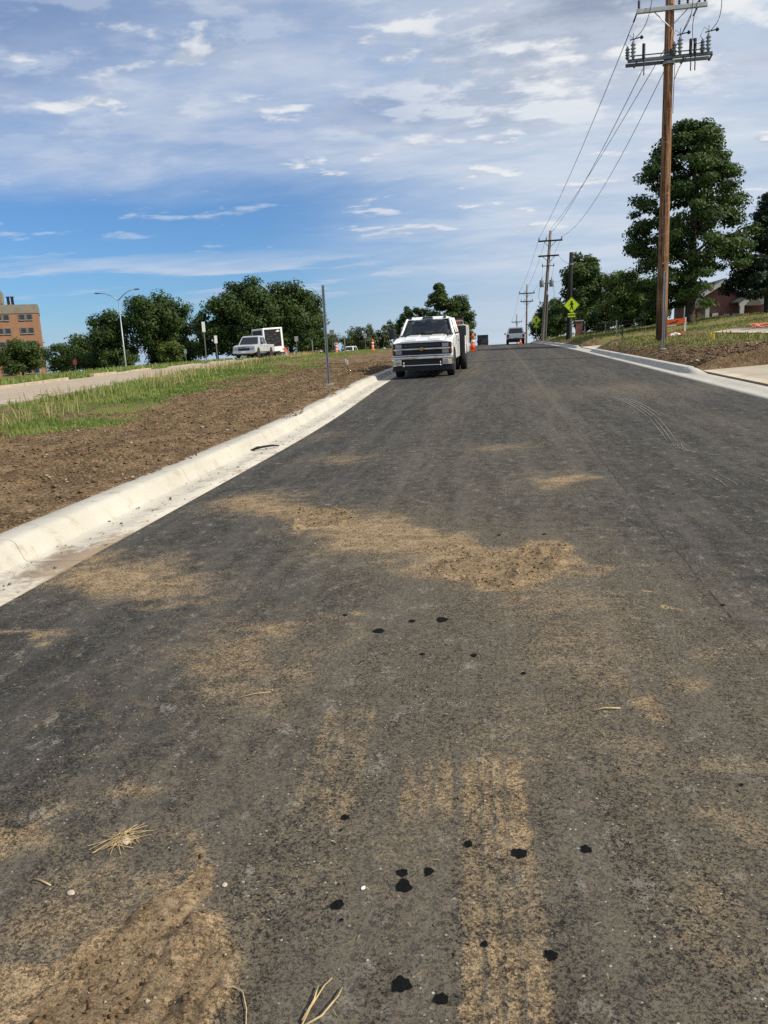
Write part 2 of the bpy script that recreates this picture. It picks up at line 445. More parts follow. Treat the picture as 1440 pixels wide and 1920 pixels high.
# ------------------------------------------------------------------ mesh helpers
class MB:
    def __init__(self): self.v = []; self.f = []
    def add(self, vs, fs):
        o = len(self.v); self.v += [tuple(map(float, x)) for x in vs]; self.f += [tuple(i + o for i in f) for f in fs]
        return self
    def box(self, c, s, rz=0, rx=0, ry=0, top=1.0):
        hx, hy, hz = (q / 2 for q in s); rot = Matrix.Rotation(rz, 3, 'Z') @ Matrix.Rotation(ry, 3, 'Y') @ Matrix.Rotation(rx, 3, 'X')
        pts = []
        for z in (-1, 1):
            t = top if z > 0 else 1
            for x, y in ((-1, -1), (1, -1), (1, 1), (-1, 1)):
                pts.append(Vector(c) + rot @ Vector((x * hx * t, y * hy * t, z * hz)))
        return self.add(pts, [(3, 2, 1, 0), (4, 5, 6, 7), (0, 1, 5, 4), (1, 2, 6, 5), (2, 3, 7, 6), (3, 0, 4, 7)])
    def span(self, a, b_):
        return self.box([(a[i] + b_[i]) / 2 for i in range(3)], [abs(b_[i] - a[i]) for i in range(3)])
    def tube(self, pts, rad, n=8, cap=True):
        pts = [Vector(p_) for p_ in pts]
        if not hasattr(rad, '__len__'): rad = [rad] * len(pts)
        up = Vector((0, 0, 1)); vs = []; fs = []
        for i, p_ in enumerate(pts):
            d = (pts[min(i + 1, len(pts) - 1)] - pts[max(i - 1, 0)]).normalized()
            a = d.cross(up if abs(d.z) < .95 else Vector((1, 0, 0))).normalized(); c_ = d.cross(a)
            for j in range(n):
                t = 2 * math.pi * j / n
                vs.append(p_ + (a * math.cos(t) + c_ * math.sin(t)) * rad[i])
        for i in range(len(pts) - 1):
            for j in range(n):
                fs.append((i * n + j, i * n + (j + 1) % n, (i + 1) * n + (j + 1) % n, (i + 1) * n + j))
        if cap:
            fs.append(tuple(range(n - 1, -1, -1))); fs.append(tuple(range((len(pts) - 1) * n, len(pts) * n)))
        return self.add(vs, fs)
    def prism(self, poly, axis, a, b_):
        """poly in the two other axes (cyclic order x,y,z without axis)"""
        n = len(poly); vs = []
        for t in (a, b_):
            for u, v_ in poly:
                vs.append((t, u, v_) if axis == 'x' else (u, t, v_) if axis == 'y' else (u, v_, t))
        fs = [(i, (i + 1) % n, n + (i + 1) % n, n + i) for i in range(n)]
        fs += [tuple(range(n - 1, -1, -1)), tuple(range(n, 2 * n))]
        return self.add(vs, fs)
    def loft(self, rings, cap=True):
        n = len(rings[0]); vs = [p_ for r_ in rings for p_ in r_]; fs = []
        for i in range(len(rings) - 1):
            for j in range(n):
                fs.append((i * n + j, i * n + (j + 1) % n, (i + 1) * n + (j + 1) % n, (i + 1) * n + j))
        if cap: fs += [tuple(range(n - 1, -1, -1)), tuple(range((len(rings) - 1) * n, len(rings) * n))]
        return self.add(vs, fs)
    def lathe(self, prof, c=(0, 0, 0), n=16, axis='z'):
        rings = []
        for r_, h in prof:
            ring = []
            for j in range(n):
                t = 2 * math.pi * j / n; u, v_ = r_ * math.cos(t), r_ * math.sin(t)
                ring.append((c[0] + u, c[1] + v_, c[2] + h) if axis == 'z' else (c[0] + h, c[1] + u, c[2] + v_) if axis == 'x' else (c[0] + u, c[1] + h, c[2] + v_))
            rings.append(ring)
        return self.loft(rings)
    def build(self, name, mat, parent=None, smooth=False, bevel=0, loc=None):
        me = bpy.data.meshes.new(name); me.from_pydata(self.v, [], self.f)
        bm = bmesh.new(); bm.from_mesh(me)
        bmesh.ops.recalc_face_normals(bm, faces=bm.faces)
        bm.to_mesh(me); bm.free()
        if smooth: me.shade_smooth() if hasattr(me, 'shade_smooth') else None
        me.materials.append(mat)
        o = bpy.data.objects.new(name, me); COL.objects.link(o)
        if parent is not None: o.parent = parent
        if loc is not None: o.location = loc
        if bevel:
            md = o.modifiers.new('bevel', 'BEVEL'); md.width = bevel; md.segments = 2; md.limit_method = 'ANGLE'; md.angle_limit = R(35)
        return o

def np_mesh(name, V, F, mat, parent=None, attrs=None, smooth=False):
    """V (n,3), F (m,k) with constant k"""
    me = bpy.data.meshes.new(name); V = np.asarray(V, np.float32); F = np.asarray(F, np.int32)
    kk = F.shape[1]
    me.vertices.add(len(V)); me.vertices.foreach_set('co', V.ravel())
    me.loops.add(F.size); me.loops.foreach_set('vertex_index', F.ravel())
    me.polygons.add(len(F)); me.polygons.foreach_set('loop_start', np.arange(0, F.size, kk, dtype=np.int32))
    try: me.polygons.foreach_set('loop_total', np.full(len(F), kk, np.int32))
    except Exception: pass
    if smooth: me.polygons.foreach_set('use_smooth', np.ones(len(F), bool))
    for an, av in (attrs or {}).items():
        a = me.attributes.new(an, 'FLOAT', 'POINT'); a.data.foreach_set('value', np.asarray(av, np.float32).ravel())
    me.update(calc_edges=True)
    me.materials.append(mat)
    o = bpy.data.objects.new(name, me); COL.objects.link(o)
    if parent is not None: o.parent = parent
    return o

def grid_faces(ni, nj):
    i, j = np.meshgrid(np.arange(ni - 1), np.arange(nj - 1), indexing='ij')
    a = (i * nj + j).ravel()
    return np.stack([a, a + 1, a + nj + 1, a + nj], 1)[:, ::-1]

def tag(o, label=None, cat=None, group=None, kind=None):
    if label: o['label'] = label
    if cat: o['category'] = cat
    if group: o['group'] = group
    if kind: o['kind'] = kind
    return o

def thing(name, label, cat, loc, rz=0, group=None):
    o = bpy.data.objects.new(name, None); COL.objects.link(o)
    o.empty_display_size = .2; o.location = loc; o.rotation_euler = (0, 0, rz)
    return tag(o, label, cat, group)

_LAT = RNG.random((256, 256))
def vnoise(x, y):
    x = np.asarray(x, float); y = np.asarray(y, float)
    xi = np.floor(x).astype(int); yi = np.floor(y).astype(int)
    u = x - xi; v = y - yi; u = u * u * (3 - 2 * u); v = v * v * (3 - 2 * v)
    g = lambda a, b_: _LAT[a % 256, b_ % 256]
    return (g(xi, yi) * (1 - u) + g(xi + 1, yi) * u) * (1 - v) + (g(xi, yi + 1) * (1 - u) + g(xi + 1, yi + 1) * u) * v
def fbm(x, y, oct=4, gain=.5):
    s = 0; a = 1; t = 0
    for i in range(oct):
        s = s + a * vnoise(x * 2 ** i + 17.3 * i, y * 2 ** i + 5.1 * i); t += a; a *= gain
    return s / t
def sst(x, a, b_):
    t = np.clip((np.asarray(x, float) - a) / (b_ - a), 0, 1); return t * t * (3 - 2 * t)

# ------------------------------------------------------------------ lie of the land
KY = [-60, 0, 8, 15, 24.5, 34, 49, 66, 82, 100, 115, 140, 200, 400, 3000]
KZ = [-.8, 0, .11, .23, .44, .60, .87, 1.10, 1.27, 1.38, 1.40, 1.2, -1.5, -9, -25]
_yy = np.linspace(-60, 600, 2641)
_kk = np.exp(-.5 * (np.arange(-80, 81) * .25 / 6) ** 2); _kk /= _kk.sum()
_zs = np.convolve(np.pad(np.interp(_yy, KY, KZ), 80, mode='edge'), _kk, 'valid')
_zs = _zs - np.interp(0, _yy, _zs) * np.exp(-(_yy / 10) ** 2)
def zr(y):
    y = np.asarray(y, float)
    return np.where(y < 590, np.interp(y, _yy, _zs), np.interp(y, KY, KZ))
LX = [-3000, -400, -120, -60, -40, -26, -21, -15, -13, -8, -3.65]
LZ = [-12, -9, -3, -1, -.5, -.2, .02, .1, .22, .2, .14]
RX = [5.5, 6.0, 6.6, 7.2, 8.5, 11, 16, 25, 40, 100, 400, 3000]
RZ = [.14, .33, .5, .58, .68, 1.0, 1.5, 1.9, 2.3, 2.4, 0, -8]
XL, XR = -2.9, 4.75                       # asphalt edges near the camera
def flare(y): return -.55 * sst(y, 10, 27)
DRV = ((11.0, 22.4), (45.6, 53.2))
def drive_w(y):
    y = np.asarray(y, float)
    s = 0
    for a, b_ in DRV: s = np.maximum(s, sst(y, a - .5, a) * (1 - sst(y, b_, b_ + .5)))
    return s
def drive_z(x, y): return zr(y) + .03 + .05 * (np.asarray(x, float) - 5.25)
def T(x, y):
    x = np.asarray(x, float); y = np.asarray(y, float)
    xl = x - flare(y)
    s = np.where(x < 0, np.interp(xl, LX, LZ), np.interp(x, RX, RZ))
    s = np.where((xl > -3.64) & (x < 5.46), -.14, s)
    z = zr(y) + s
    dw = drive_w(y) * sst(x, 5.2, 5.3) * (1 - sst(x, 15, 18))
    return z * (1 - dw) + (drive_z(x, y) - .07) * dw
def grass_mask(x, y):
    n = fbm(x * .45 + 3, y * .30 + 9, 4); xl = x - flare(y)
    lb = -7.7 - .05 * np.maximum(y - 24, 0) + (n - .5) * 5.0 + 1.0 * np.exp(-((y - 12.3) / 1.6) ** 2)
    gl = (1 - sst(xl, lb - .9, lb + .9)) * (.35 + .65 * sst(fbm(x * .9 + 21, y * .7 + 4, 4), .40, .54))
    rb = 6.45 + (fbm(x * .5 + 40, y * .3 + 2, 4) - .5) * 2.6 + 1.9 * (1 - sst(y, 23, 30)) - .6 * sst(y, 40, 60)
    gr = sst(x, rb - .5, rb + .7)
    return np.where(x < 0, gl, gr)
def dry_mask(x, y):
    n = fbm(x * .25 + 60, y * .18 + 31, 4)
    r_ = sst(n, .42, .62) * .9
    r_ = np.where(x > 0, np.clip(r_ + .75 * np.exp(-((x - 8.0) / 1.3) ** 2) * (y < 40), 0, 1), np.clip(r_ * .7 + .5 * sst(y, 40, 60), 0, 1))
    return r_

def spaced(*segs):
    out = []
    for a, b_, n in segs: out += list(np.linspace(a, b_, n, endpoint=False))
    return np.array(out + [segs[-1][1]])
xs = spaced((-3000, -400, 6), (-400, -120, 8), (-120, -40, 16), (-40, -26, 14), (-26, -13.5, 40), (-13.5, -3.66, 150), (-3.66, -3.4, 3), (-3.4, 5.3, 4), (5.3, 5.5, 4), (5.5, 10, 60), (10, 26, 60), (26, 60, 14), (60, 400, 10), (400, 3000, 6))
ys = spaced((-60, 0, 8), (0, 4, 20), (4, 14, 110), (14, 26, 110), (26, 45, 110), (45, 80, 100), (80, 140, 60), (140, 400, 30), (400, 3000, 12))
GX, GY = np.meshgrid(xs, ys, indexing='ij')
GXs = GX + np.where(GX < -3, flare(GY), 0) * np.exp(-np.maximum(-GX - 10, 0) / 8)
GZ = T(GXs, GY)
gm = grass_mask(GXs, GY); dr = dry_mask(GXs, GY)
loose = np.where(GXs < 0, sst(GXs - flare(GY), -3.62, -3.95), sst(GXs, 5.5, 5.75)) * (np.abs(GXs) < 13) * (1 - drive_w(GY) * (GX > 0))
rel = (fbm(GXs * 2.6, GY * 2.6, 5, .6) - .5) * .20 + (fbm(GXs * .7 + 8, GY * .5, 3) - .5) * .14
GZ = GZ + loose * rel * np.where(gm > .5, .7, 1.0)
ground = np_mesh('ground', np.stack([GXs.ravel(), GY.ravel(), GZ.ravel()], 1), grid_faces(len(xs), len(ys)), M_ground,
                 attrs={'grass': gm, 'dry': dr}, smooth=True)
tag(ground, kind='structure')

# ------------------------------------------------------------------ road
MUD = [(-1.85,6.35,.42,.34,.75,0),(-1.2,5.75,.38,.34,.85,0),(-.68,5.22,.34,.34,.9,0),(-.18,4.80,.34,.34,.9,0),(.25,4.50,.28,.28,.8,0),(-2.75,4.6,.3,.3,.7,0),(-2.1,4.3,.35,.25,.7,0),(.30,3.9,.4,.35,.42,0),(.35,3.3,.35,.4,.42,0),(.15,2.6,.3,.3,.3,0),(-1.3,3.3,.4,.3,.4,0),(-.4,1.9,.25,.3,.25,0),(-1.15,1.6,.25,.25,.5,0),(-2.37,4.47,0.40,0.40,0.90,0),(-2.92,4.96,0.27,0.18,0.70,0),(-2.20,6.67,0.44,0.48,0.75,0),(-1.45,6.01,0.22,0.31,0.95,1),(-0.92,5.42,0.41,0.39,0.85,0),(-0.44,5.02,0.35,0.39,0.90,0),(0.09,4.54,0.32,0.43,0.95,1),(0.38,4.42,0.16,0.22,0.60,0),(-0.41,4.87,0.09,0.09,0.90,1),(-0.97,3.39,0.17,0.18,0.65,0),(-1.12,3.10,0.26,0.26,0.55,0),(-1.06,2.80,0.16,0.16,0.50,0),(-1.22,2.15,0.16,0.08,0.70,0),(-1.41,1.87,0.11,0.10,0.70,0),(-1.28,2.10,0.06,0.04,0.50,0),(-0.83,1.59,0.16,0.18,1.00,1),(-0.89,1.48,0.18,0.16,1.00,1),(-0.80,1.75,0.07,0.15,1.00,1),(-1.00,1.36,0.17,0.10,0.80,1),(-0.82,1.33,0.16,0.05,0.90,1),(0.39,3.08,0.20,0.33,0.40,0),(0.52,2.74,0.07,0.09,0.70,0),(0.72,2.92,0.07,0.06,0.60,0),(0.67,2.91,0.05,0.07,0.60,0),(0.42,3.50,0.16,0.20,0.35,0),(0.19,3.82,0.22,0.27,0.40,0),(0.36,2.40,0.15,0.15,0.40,0),(0.65,2.39,0.16,0.12,0.40,0),(0.65,1.97,0.10,0.11,0.40,0),(0.52,1.70,0.09,0.14,0.40,0),(0.61,7.21,0.18,0.27,0.70,0),(-1.90,9.16,0.42,0.47,0.50,0),(-2.61,11.49,0.48,0.53,0.35,0),(0.04,9.46,0.30,0.27,0.50,0),(-2.46,3.47,0.11,0.06,0.70,0),(-1.80,3.88,0.27,0.13,0.45,0),(-1.86,2.68,0.05,0.06,0.30,0),(0.88,3.98,0.04,0.04,0.90,0),(0.76,4.53,0.05,0.06,0.50,0),(-2.77,18.99,0.85,1.21,0.20,0),(-1.19,2.84,0.08,0.09,0.50,0),(0.98,3.22,0.14,0.17,0.40,0),(0.12,3.45,0.16,0.22,0.35,0),(-0.75,1.50,0.14,0.20,1.00,1),(-0.74,3.58,0.06,0.06,0.70,0),(0.44,2.05,0.14,0.11,0.25,0)]
# tyre-printed mud strips: (x0,y0,x1,y1,half width,strength, groove offsets)
TRACKS = [(-.555, 2.05, -.575, 2.90, .10, .50, (-.05, -.02, .02, .05)), (-.235, 2.0, -.245, 2.5, .085, .64, (-.02, .02)),
          (.02, 1.08, -.045, 2.52, .105, .66, (-.045, -.005, .035))]
def mud_fields(x, y):
    wx = x + (fbm(x * 3.1, y * 3.1, 4) - .5) * .60; wy = y + (fbm(x * 2.7 + 50, y * 2.7 + 20, 4) - .5) * .70
    m_ = np.zeros_like(x); r_ = np.zeros_like(x); halo = np.zeros_like(x)
    for cx, cy, ax, ay, s, rl in MUD:
        d = ((wx - cx) / (ax * 1.30)) ** 2 + ((wy - cy) / (ay * 1.30)) ** 2
        v = s * (1 - sst(np.sqrt(d), .15 + .45 * rl, 1.38 - .05 * rl))
        m_ = np.maximum(m_, v); halo = np.maximum(halo, s * (1 - sst(np.sqrt(d), .5, 2.3)))
        if rl: r_ = np.maximum(r_, v)
    for x0, y0, x1, y1, hw, s, gro in TRACKS:
        t = np.clip((y - y0) / (y1 - y0), 0, 1); cx = x0 + (x1 - x0) * t
        u = x - cx + (vnoise(x * 30, y * 30) - .5) * .02
        v = s * (1 - sst(np.abs(u), hw * .85, hw * 1.12)) * sst(wy, y0 - .12, y0 + .1) * (1 - sst(wy, y1 - .12, y1 + .12))
        for g in gro: v = v * (1 - .62 * np.exp(-((u - g) / .0055) ** 2) * (.4 + vnoise(x * 6 + g * 90, y * 7)))
        v = v * (.94 + .06 * np.sin(y * 150 + np.abs(u) * 50))
        m_ = np.maximum(m_, v * (.45 + 1.0 * fbm(x * 6, y * 3.5, 4)))
    mud_fields.halo = halo
    return m_, r_
def dust_field(x, y):
    d = .74 * np.exp(-((x + .1) / 1.5) ** 2) * (1 - .75 * sst(y, 3.5, 11)) + .28 * np.exp(-((x - .95) / .5) ** 2) * sst(y, 4, 9)
    d = d + .34 * np.exp(-((x + .9) / .40) ** 2) * sst(y, 5, 9) + .26 * np.exp(-((x - 3.1) / .45) ** 2)
    d = d + .30 * np.exp(-((x - .75) / .45) ** 2) * (1 - sst(y, 3, 6))
    d = d + .55 * np.exp(-((y - 17.5) / 1.9) ** 2) * sst(x, -.5, 2.5) + .12 * np.exp(-((x - 2.6) / .7) ** 2)
    return d * (.6 + .8 * fbm(x * .8 + 7, y * .5 + 1, 3))
ry = [-3.0, 0.3, .8]
while ry[-1] < 130: ry.append(ry[-1] + max(.011, .45 * ry[-1] ** 2 / 1075) if ry[-1] < 14 else ry[-1] + ry[-1] * .012)
ry = np.array(ry)
ru = np.concatenate([np.linspace(0, .16, 40, endpoint=False), np.linspace(.16, .53, 330, endpoint=False), np.linspace(.53, 1, 60)])
YY, UU = np.meshgrid(ry, ru, indexing='ij')
x0 = XL + flare(YY); XX = x0 + UU * (XR - x0)
mf, rf = mud_fields(XX, YY); halo = mud_fields.halo * (YY < 24)
mf = mf * (YY < 24)
lump = np.clip(fbm(XX * 9, YY * 9, 4, .6) - .36, 0, 1)
def road_z(x, y): return zr(y) + .035 * (1 - ((np.asarray(x) - .92) / 3.9) ** 2) - .02
ZZ = road_z(XX, YY) + np.clip(rf - .35, 0, 1) * lump * .11 + np.clip(mf - .5, 0, 1) * (fbm(XX * 22, YY * 22, 3) - .4) * .008
for gx in (-.71, -.80, -.64):            # ruts pressed into the thick mud
    ZZ -= .018 * np.clip(rf - .5, 0, 1) * np.exp(-((XX - gx - .12 * (YY - 1.5)) / .010) ** 2) * (vnoise(XX * 3, YY * 9) > .35) * (YY < 2.2)
road = np_mesh('road', np.stack([XX.ravel(), YY.ravel(), ZZ.ravel()], 1), grid_faces(len(ry), len(ru)), M_road,
               attrs={'mud': mf, 'dust': dust_field(XX, YY) + .42 * halo}, smooth=True)
tag(road, kind='structure')

# dark tar drips
OIL = [(-0.260,1.730,0.025),(-0.270,1.780,0.017),(-0.200,1.790,0.016),(-0.420,1.650,0.019),(-0.400,1.600,0.006),(-0.470,2.010,0.014),(-0.470,1.950,0.005),(-0.100,1.910,0.015),(0.040,1.880,0.023),(0.220,1.910,0.017),(-0.050,1.550,0.010),(0.100,1.530,0.017),(-0.230,1.420,0.024),(-0.140,1.390,0.017),(-0.440,3.630,0.021),(-0.290,3.650,0.035),(-0.590,3.500,0.031),(-0.350,3.220,0.014),(-0.120,3.210,0.017),(0.090,3.030,0.013),(-0.800,3.720,0.014),(1.100,3.860,0.013),(0.720,2.250,0.007),(-0.000,5.300,0.017),(0.310,5.300,0.017)]
for cx, cy, r_ in OIL:
    mb = MB(); n = 26; ph = RNG.random(3) * 6; am = RNG.uniform(.05, .14, 3)
    ring = []
    for j in range(n):
        t = 2 * math.pi * j / n
        rr = r_ * (1 + am[0] * math.sin(2 * t + ph[0]) + am[1] * math.sin(3 * t + ph[1]) + am[2] * math.sin(6 * t + ph[2]))
        ring.append((cx + rr * .86 * math.cos(t), cy + rr * .92 * math.sin(t), float(road_z(cx, cy)) + .0035))
    mb.add([(cx, cy, float(road_z(cx, cy)) + .0045)] + ring, [(0, 1 + j, 1 + (j + 1) % n) for j in range(n)])
    for q_ in range(3):                    # satellite droplets
        a = RNG.random() * 6.28; dd = r_ * RNG.uniform(1.4, 2.2); s = r_ * RNG.uniform(.04, .10)
        c = (cx + dd * math.cos(a), cy + dd * math.sin(a), float(road_z(cx, cy)) + .004)
        mb.add([(c[0] + s * math.cos(t), c[1] + s * math.sin(t), c[2]) for t in np.linspace(0, 6.28, 7)[:-1]], [tuple(range(6))])
    mb.build('tar_drip', M_oil, road)

# dusty tyre prints on the right-hand lane
def ribbon(pts, wd, mat, nm='tyre_mark', par=None):
    mb = MB(); L = []
    for i, (x, y) in enumerate(pts):
        a = np.array(pts[min(i + 1, len(pts) - 1)]) - np.array(pts[max(i - 1, 0)]); a = a / np.hypot(*a); n_ = np.array([-a[1], a[0]])
        ww = wd * (.35 + .65 * math.sin(math.pi * (i + .5) / len(pts)))
        for s in (-1, 1):
            q_ = np.array([x, y]) + n_ * s * ww / 2; L.append((q_[0], q_[1], float(road_z(q_[0], q_[1])) + .004))
    mb.add(L, [(2 * i, 2 * i + 1, 2 * i + 3, 2 * i + 2) for i in range(len(pts) - 1)])
    return mb.build(nm, mat, par or road)
def curve(p0, p1, p2, n=14):
    t = np.linspace(0, 1, n)[:, None]
    return [tuple(v) for v in (1 - t) ** 2 * np.array(p0) + 2 * t * (1 - t) * np.array(p1) + t * t * np.array(p2)]
for k_ in range(4):
    ribbon(curve((2.05 + .07 * k_, 17.0), (2.48 + .07 * k_, 15.2), (2.28 + .065 * k_, 12.3), 20), .030, M_mark)
for k_ in range(3):
    ribbon(curve((2.28 + .06 * k_, 12.2), (2.16 + .06 * k_, 10.8), (2.02 + .05 * k_, 9.6)), .016, M_mark)
for k_ in range(3):
    ribbon(curve((2.16 - .05 * k_, 9.5), (1.96 - .04 * k_, 8.8), (2.30 + .03 * k_, 8.5)), .014, M_mark)
for k_ in range(2):
    ribbon(curve((1.86 + .1 * k_, 7.6), (1.98 + .1 * k_, 7.2), (1.93 + .1 * k_, 6.8)), .010, M_mark)
    ribbon(curve((2.25 + .08 * k_, 7.5), (2.36 + .08 * k_, 7.2), (2.3 + .08 * k_, 6.8)), .010, M_mark)

# ------------------------------------------------------------------ kerbs
KERB = [(-.02, -.006), (-.24, -.014), (-.445, -.012), (-.468, .002), (-.505, .085), (-.522, .122), (-.548, .143), (-.585, .150), (-.760, .150), (-.775, .138), (-.775, -.12), (-.02, -.12)]
KERB_LOW = [(-.02, -.006), (-.24, -.014), (-.44, -.006), (-.485, .004), (-.53, .012), (-.565, .018), (-.605, .022), (-.65, .024), (-.765, .026), (-.775, .024), (-.775, -.12), (-.02, -.12)]
def kerb_piece(y0, y1, side, parent, prof=KERB, prof2=None, n=8):
    """one cast length between two joints; side -1 = left of the road"""
    V = []; F = []; A = []
    yl = np.linspace(y0, y1, n); m_ = len(prof)
    for i, y in enumerate(yl):
        t = i / (n - 1)
        for j, (u, z) in enumerate(prof):
            if prof2: u, z = u, z * (1 - t) + prof2[j][1] * t
            x = (XL + flare(y) + u) if side < 0 else (XR - u)
            wob = (vnoise(y * 2.1 + side * 9, j * .3) - .5) * .003 if j not in (0, 10, 11) else 0
            V.append((x + wob, y, float(zr(y)) - .018 + z + wob))
            A.append(.0 if j > 7 else (.75 * np.exp(-((y - 4.95) / .45) ** 2) * (j < 2) + (.62 if j == 0 else .46 if j == 1 else .34 if j == 2 else .05) * float(fbm(y * .9 + 3, j * .7, 3)) if side < 0 else .1) if j < 7 else .35 * float(vnoise(y * 1.7, 3)))
    for i in range(n - 1):
        for j in range(m_):
            F.append((i * m_ + j, i * m_ + (j + 1) % m_, (i + 1) * m_ + (j + 1) % m_, (i + 1) * m_ + j))
    me = bpy.data.meshes.new('kerb_length'); nv = len(V); V += V[:m_] + V[-m_:]; A += A[:m_] + A[-m_:]
    me.from_pydata(V, [], F + [tuple(range(nv, nv + m_)), tuple(range(nv + m_, nv + 2 * m_))[::-1]])
    bm = bmesh.new(); bm.from_mesh(me); bmesh.ops.recalc_face_normals(bm, faces=bm.faces); bm.to_mesh(me); bm.free()
    at = me.attributes.new('mud', 'FLOAT', 'POINT'); at.data.foreach_set('value', np.array(A, np.float32))
    for pl in me.polygons: pl.use_smooth = len(pl.vertices) == 4
    me.materials.append(M_kerb)
    o = bpy.data.objects.new('kerb_length', me); COL.objects.link(o); o.parent = parent
    return o
kl = tag(bpy.data.objects.new('kerb', None), kind='structure'); COL.objects.link(kl)
y = -1.2
while y < 60:
    kerb_piece(y, y + 3.04, -1, kl); y += 3.045
kerb_piece(y, 118, -1, kl, n=50)
kr = tag(bpy.data.objects.new('kerb', None), kind='structure'); COL.objects.link(kr)
for a, b_, pr, pr2 in [(9, 14, KERB_LOW, None), (14.012, 18, KERB_LOW, None), (18.012, 21.6, KERB_LOW, None), (21.612, 23.1, KERB_LOW, KERB)]:
    kerb_piece(a, b_, 1, kr, pr, pr2)
y = 23.112
while y < 44: kerb_piece(y, y + 3.03, 1, kr); y += 3.045
kerb_piece(y, y + 1.2, 1, kr, KERB, KERB_LOW); kerb_piece(y + 1.212, 53, 1, kr, KERB_LOW); kerb_piece(53.012, 54.2, 1, kr, KERB_LOW, KERB)
y = 54.212
while y < 75: kerb_piece(y, y + 3.03, 1, kr); y += 3.045
kerb_piece(y, 118, 1, kr, n=40)

# ------------------------------------------------------------------ driveways, walk, old road
def sheet(name, xa, xb, ya, yb, zf, mat, nx=10, ny=10, thick=.12, wob=0):
    V = []; mb = MB()
    X_, Y_ = np.meshgrid(np.linspace(0, 1, nx), np.linspace(ya, yb, ny), indexing='ij')
    XA = xa(Y_) if callable(xa) else xa; XB = xb(Y_) if callable(xb) else xb
    X_ = XA + (XB - XA) * X_
    Z_ = zf(X_, Y_)
    top = np.stack([X_.ravel(), Y_.ravel(), Z_.ravel()], 1)
    V = np.concatenate([top, top - [0, 0, thick]])
    F = grid_faces(nx, ny); F = np.concatenate([F, F[:, ::-1] + nx * ny])
    ring = [(i, 0) for i in range(nx)] + [(nx - 1, j) for j in range(1, ny)] + [(i, ny - 1) for i in range(nx - 2, -1, -1)] + [(0, j) for j in range(ny - 2, 0, -1)]
    ids = [i * ny + j for i, j in ring]; s = []
    for q_ in range(len(ids)):
        a, b_ = ids[q_], ids[(q_ + 1) % len(ids)]; s.append((a, b_, b_ + nx * ny, a + nx * ny))
    F = np.concatenate([F, np.array(s)])
    return tag(np_mesh(name, V, F, mat, attrs={'mud': np.zeros(len(V))}), kind='structure')
drv = tag(bpy.data.objects.new('driveway', None), kind='structure'); COL.objects.link(drv)
for (a, b_) in ((11.0, 16.6), (16.615, 22.4)):
    for (xa, xb) in ((5.56, 8.9), (8.915, 14.0)):
        o = sheet('slab', xa, xb, a, b_, lambda X_, Y_: drive_z(X_, Y_) + .005, M_drive); o.parent = drv; del o['kind']
drv2 = tag(bpy.data.objects.new('driveway', None), kind='structure'); COL.objects.link(drv2)
for (xa, xb) in ((5.56, 9), (9.015, 16.0)):
    o = sheet('slab', xa, xb, 45.6, 53.2, lambda X_, Y_: drive_z(X_, Y_) + .005, M_kerb); o.parent = drv2; del o['kind']
walk = tag(bpy.data.objects.new('pavement', None), kind='structure'); COL.objects.link(walk)
for i_ in range(7):
    o = sheet('slab', 9.4, 10.6, 26 + i_ * 1.5, 27.49 + i_ * 1.5, lambda X_, Y_: T(X_, Y_) + .04, M_drive, 3, 3); o.parent = walk; del o['kind']
def oxn(y): return -11.7 - .15 * (y - 18)
def oxf(y): return -20.3 - .11 * (y - 30)
oldroad = sheet('concrete_road', oxf, oxn, -4, 120, lambda X_, Y_: T(X_, Y_) + .035 + .012 * (vnoise(X_ * .6, Y_ * .4) - .5), M_oldconc, 24, 120, .1)
okerb = tag(bpy.data.objects.new('kerb', None), kind='structure'); COL.objects.link(okerb)
y = 14.0
while y < 90:
    ln = random.uniform(1.6, 4.2)
    if random.random() < .8:
        x_ = float(oxf(y + ln / 2)); z_ = float(T(x_, y + ln / 2))
        mb = MB().box((0, 0, 0), (.28, ln * .97, .24)); o = mb.build('kerb_length', M_oldconc, okerb, bevel=.03)
        o.location = (x_ - .1, y + ln / 2, z_ + .02 + random.uniform(-.05, .03)); o.rotation_euler = (.0135 + random.uniform(-.01, .01), random.uniform(-.08, .08), math.atan(.11) + random.uniform(-.02, .02))
    y += ln

# ------------------------------------------------------------------ loose ground stuff
def lumps(name, P, size, mat, squash=.6, tint=None, parent=None):
    """many small irregular stones in one mesh (octahedra with jitter)"""
    n = len(P)
    base = np.array([(1, 0, 0), (0, 1, 0), (-1, 0, 0), (0, -1, 0), (0, 0, 1), (0, 0, -.6)], float)
    V = base[None] * (1 + (RNG.random((n, 6, 1)) - .5) * .9)
    V += (RNG.random((n, 6, 3)) - .5) * .35
    a = RNG.random(n) * 6.28; c, s = np.cos(a)[:, None], np.sin(a)[:, None]
    V = np.stack([V[..., 0] * c - V[..., 1] * s, V[..., 0] * s + V[..., 1] * c, V[..., 2] * squash], 2) * np.asarray(size)[:, None, None] + P[:, None, :]
    f = np.array([(0, 1, 4), (1, 2, 4), (2, 3, 4), (3, 0, 4), (1, 0, 5), (2, 1, 5), (3, 2, 5), (0, 3, 5)])
    F = (np.arange(n)[:, None, None] * 6 + f[None]).reshape(-1, 3)
    t = RNG.random(n) if tint is None else tint
    return np_mesh(name, V.reshape(-1, 3), F, mat, parent, attrs={'tint': np.repeat(t, 6)})
def gz(x, y):
    lo = np.where(x < 0, sst(x - flare(y), -3.62, -3.95), sst(x, 5.5, 5.75))
    return T(x, y) + lo * ((fbm(x * 2.6, y * 2.6, 5, .6) - .5) * .20 + (fbm(x * .7 + 8, y * .5, 3) - .5) * .14)
n = 46000
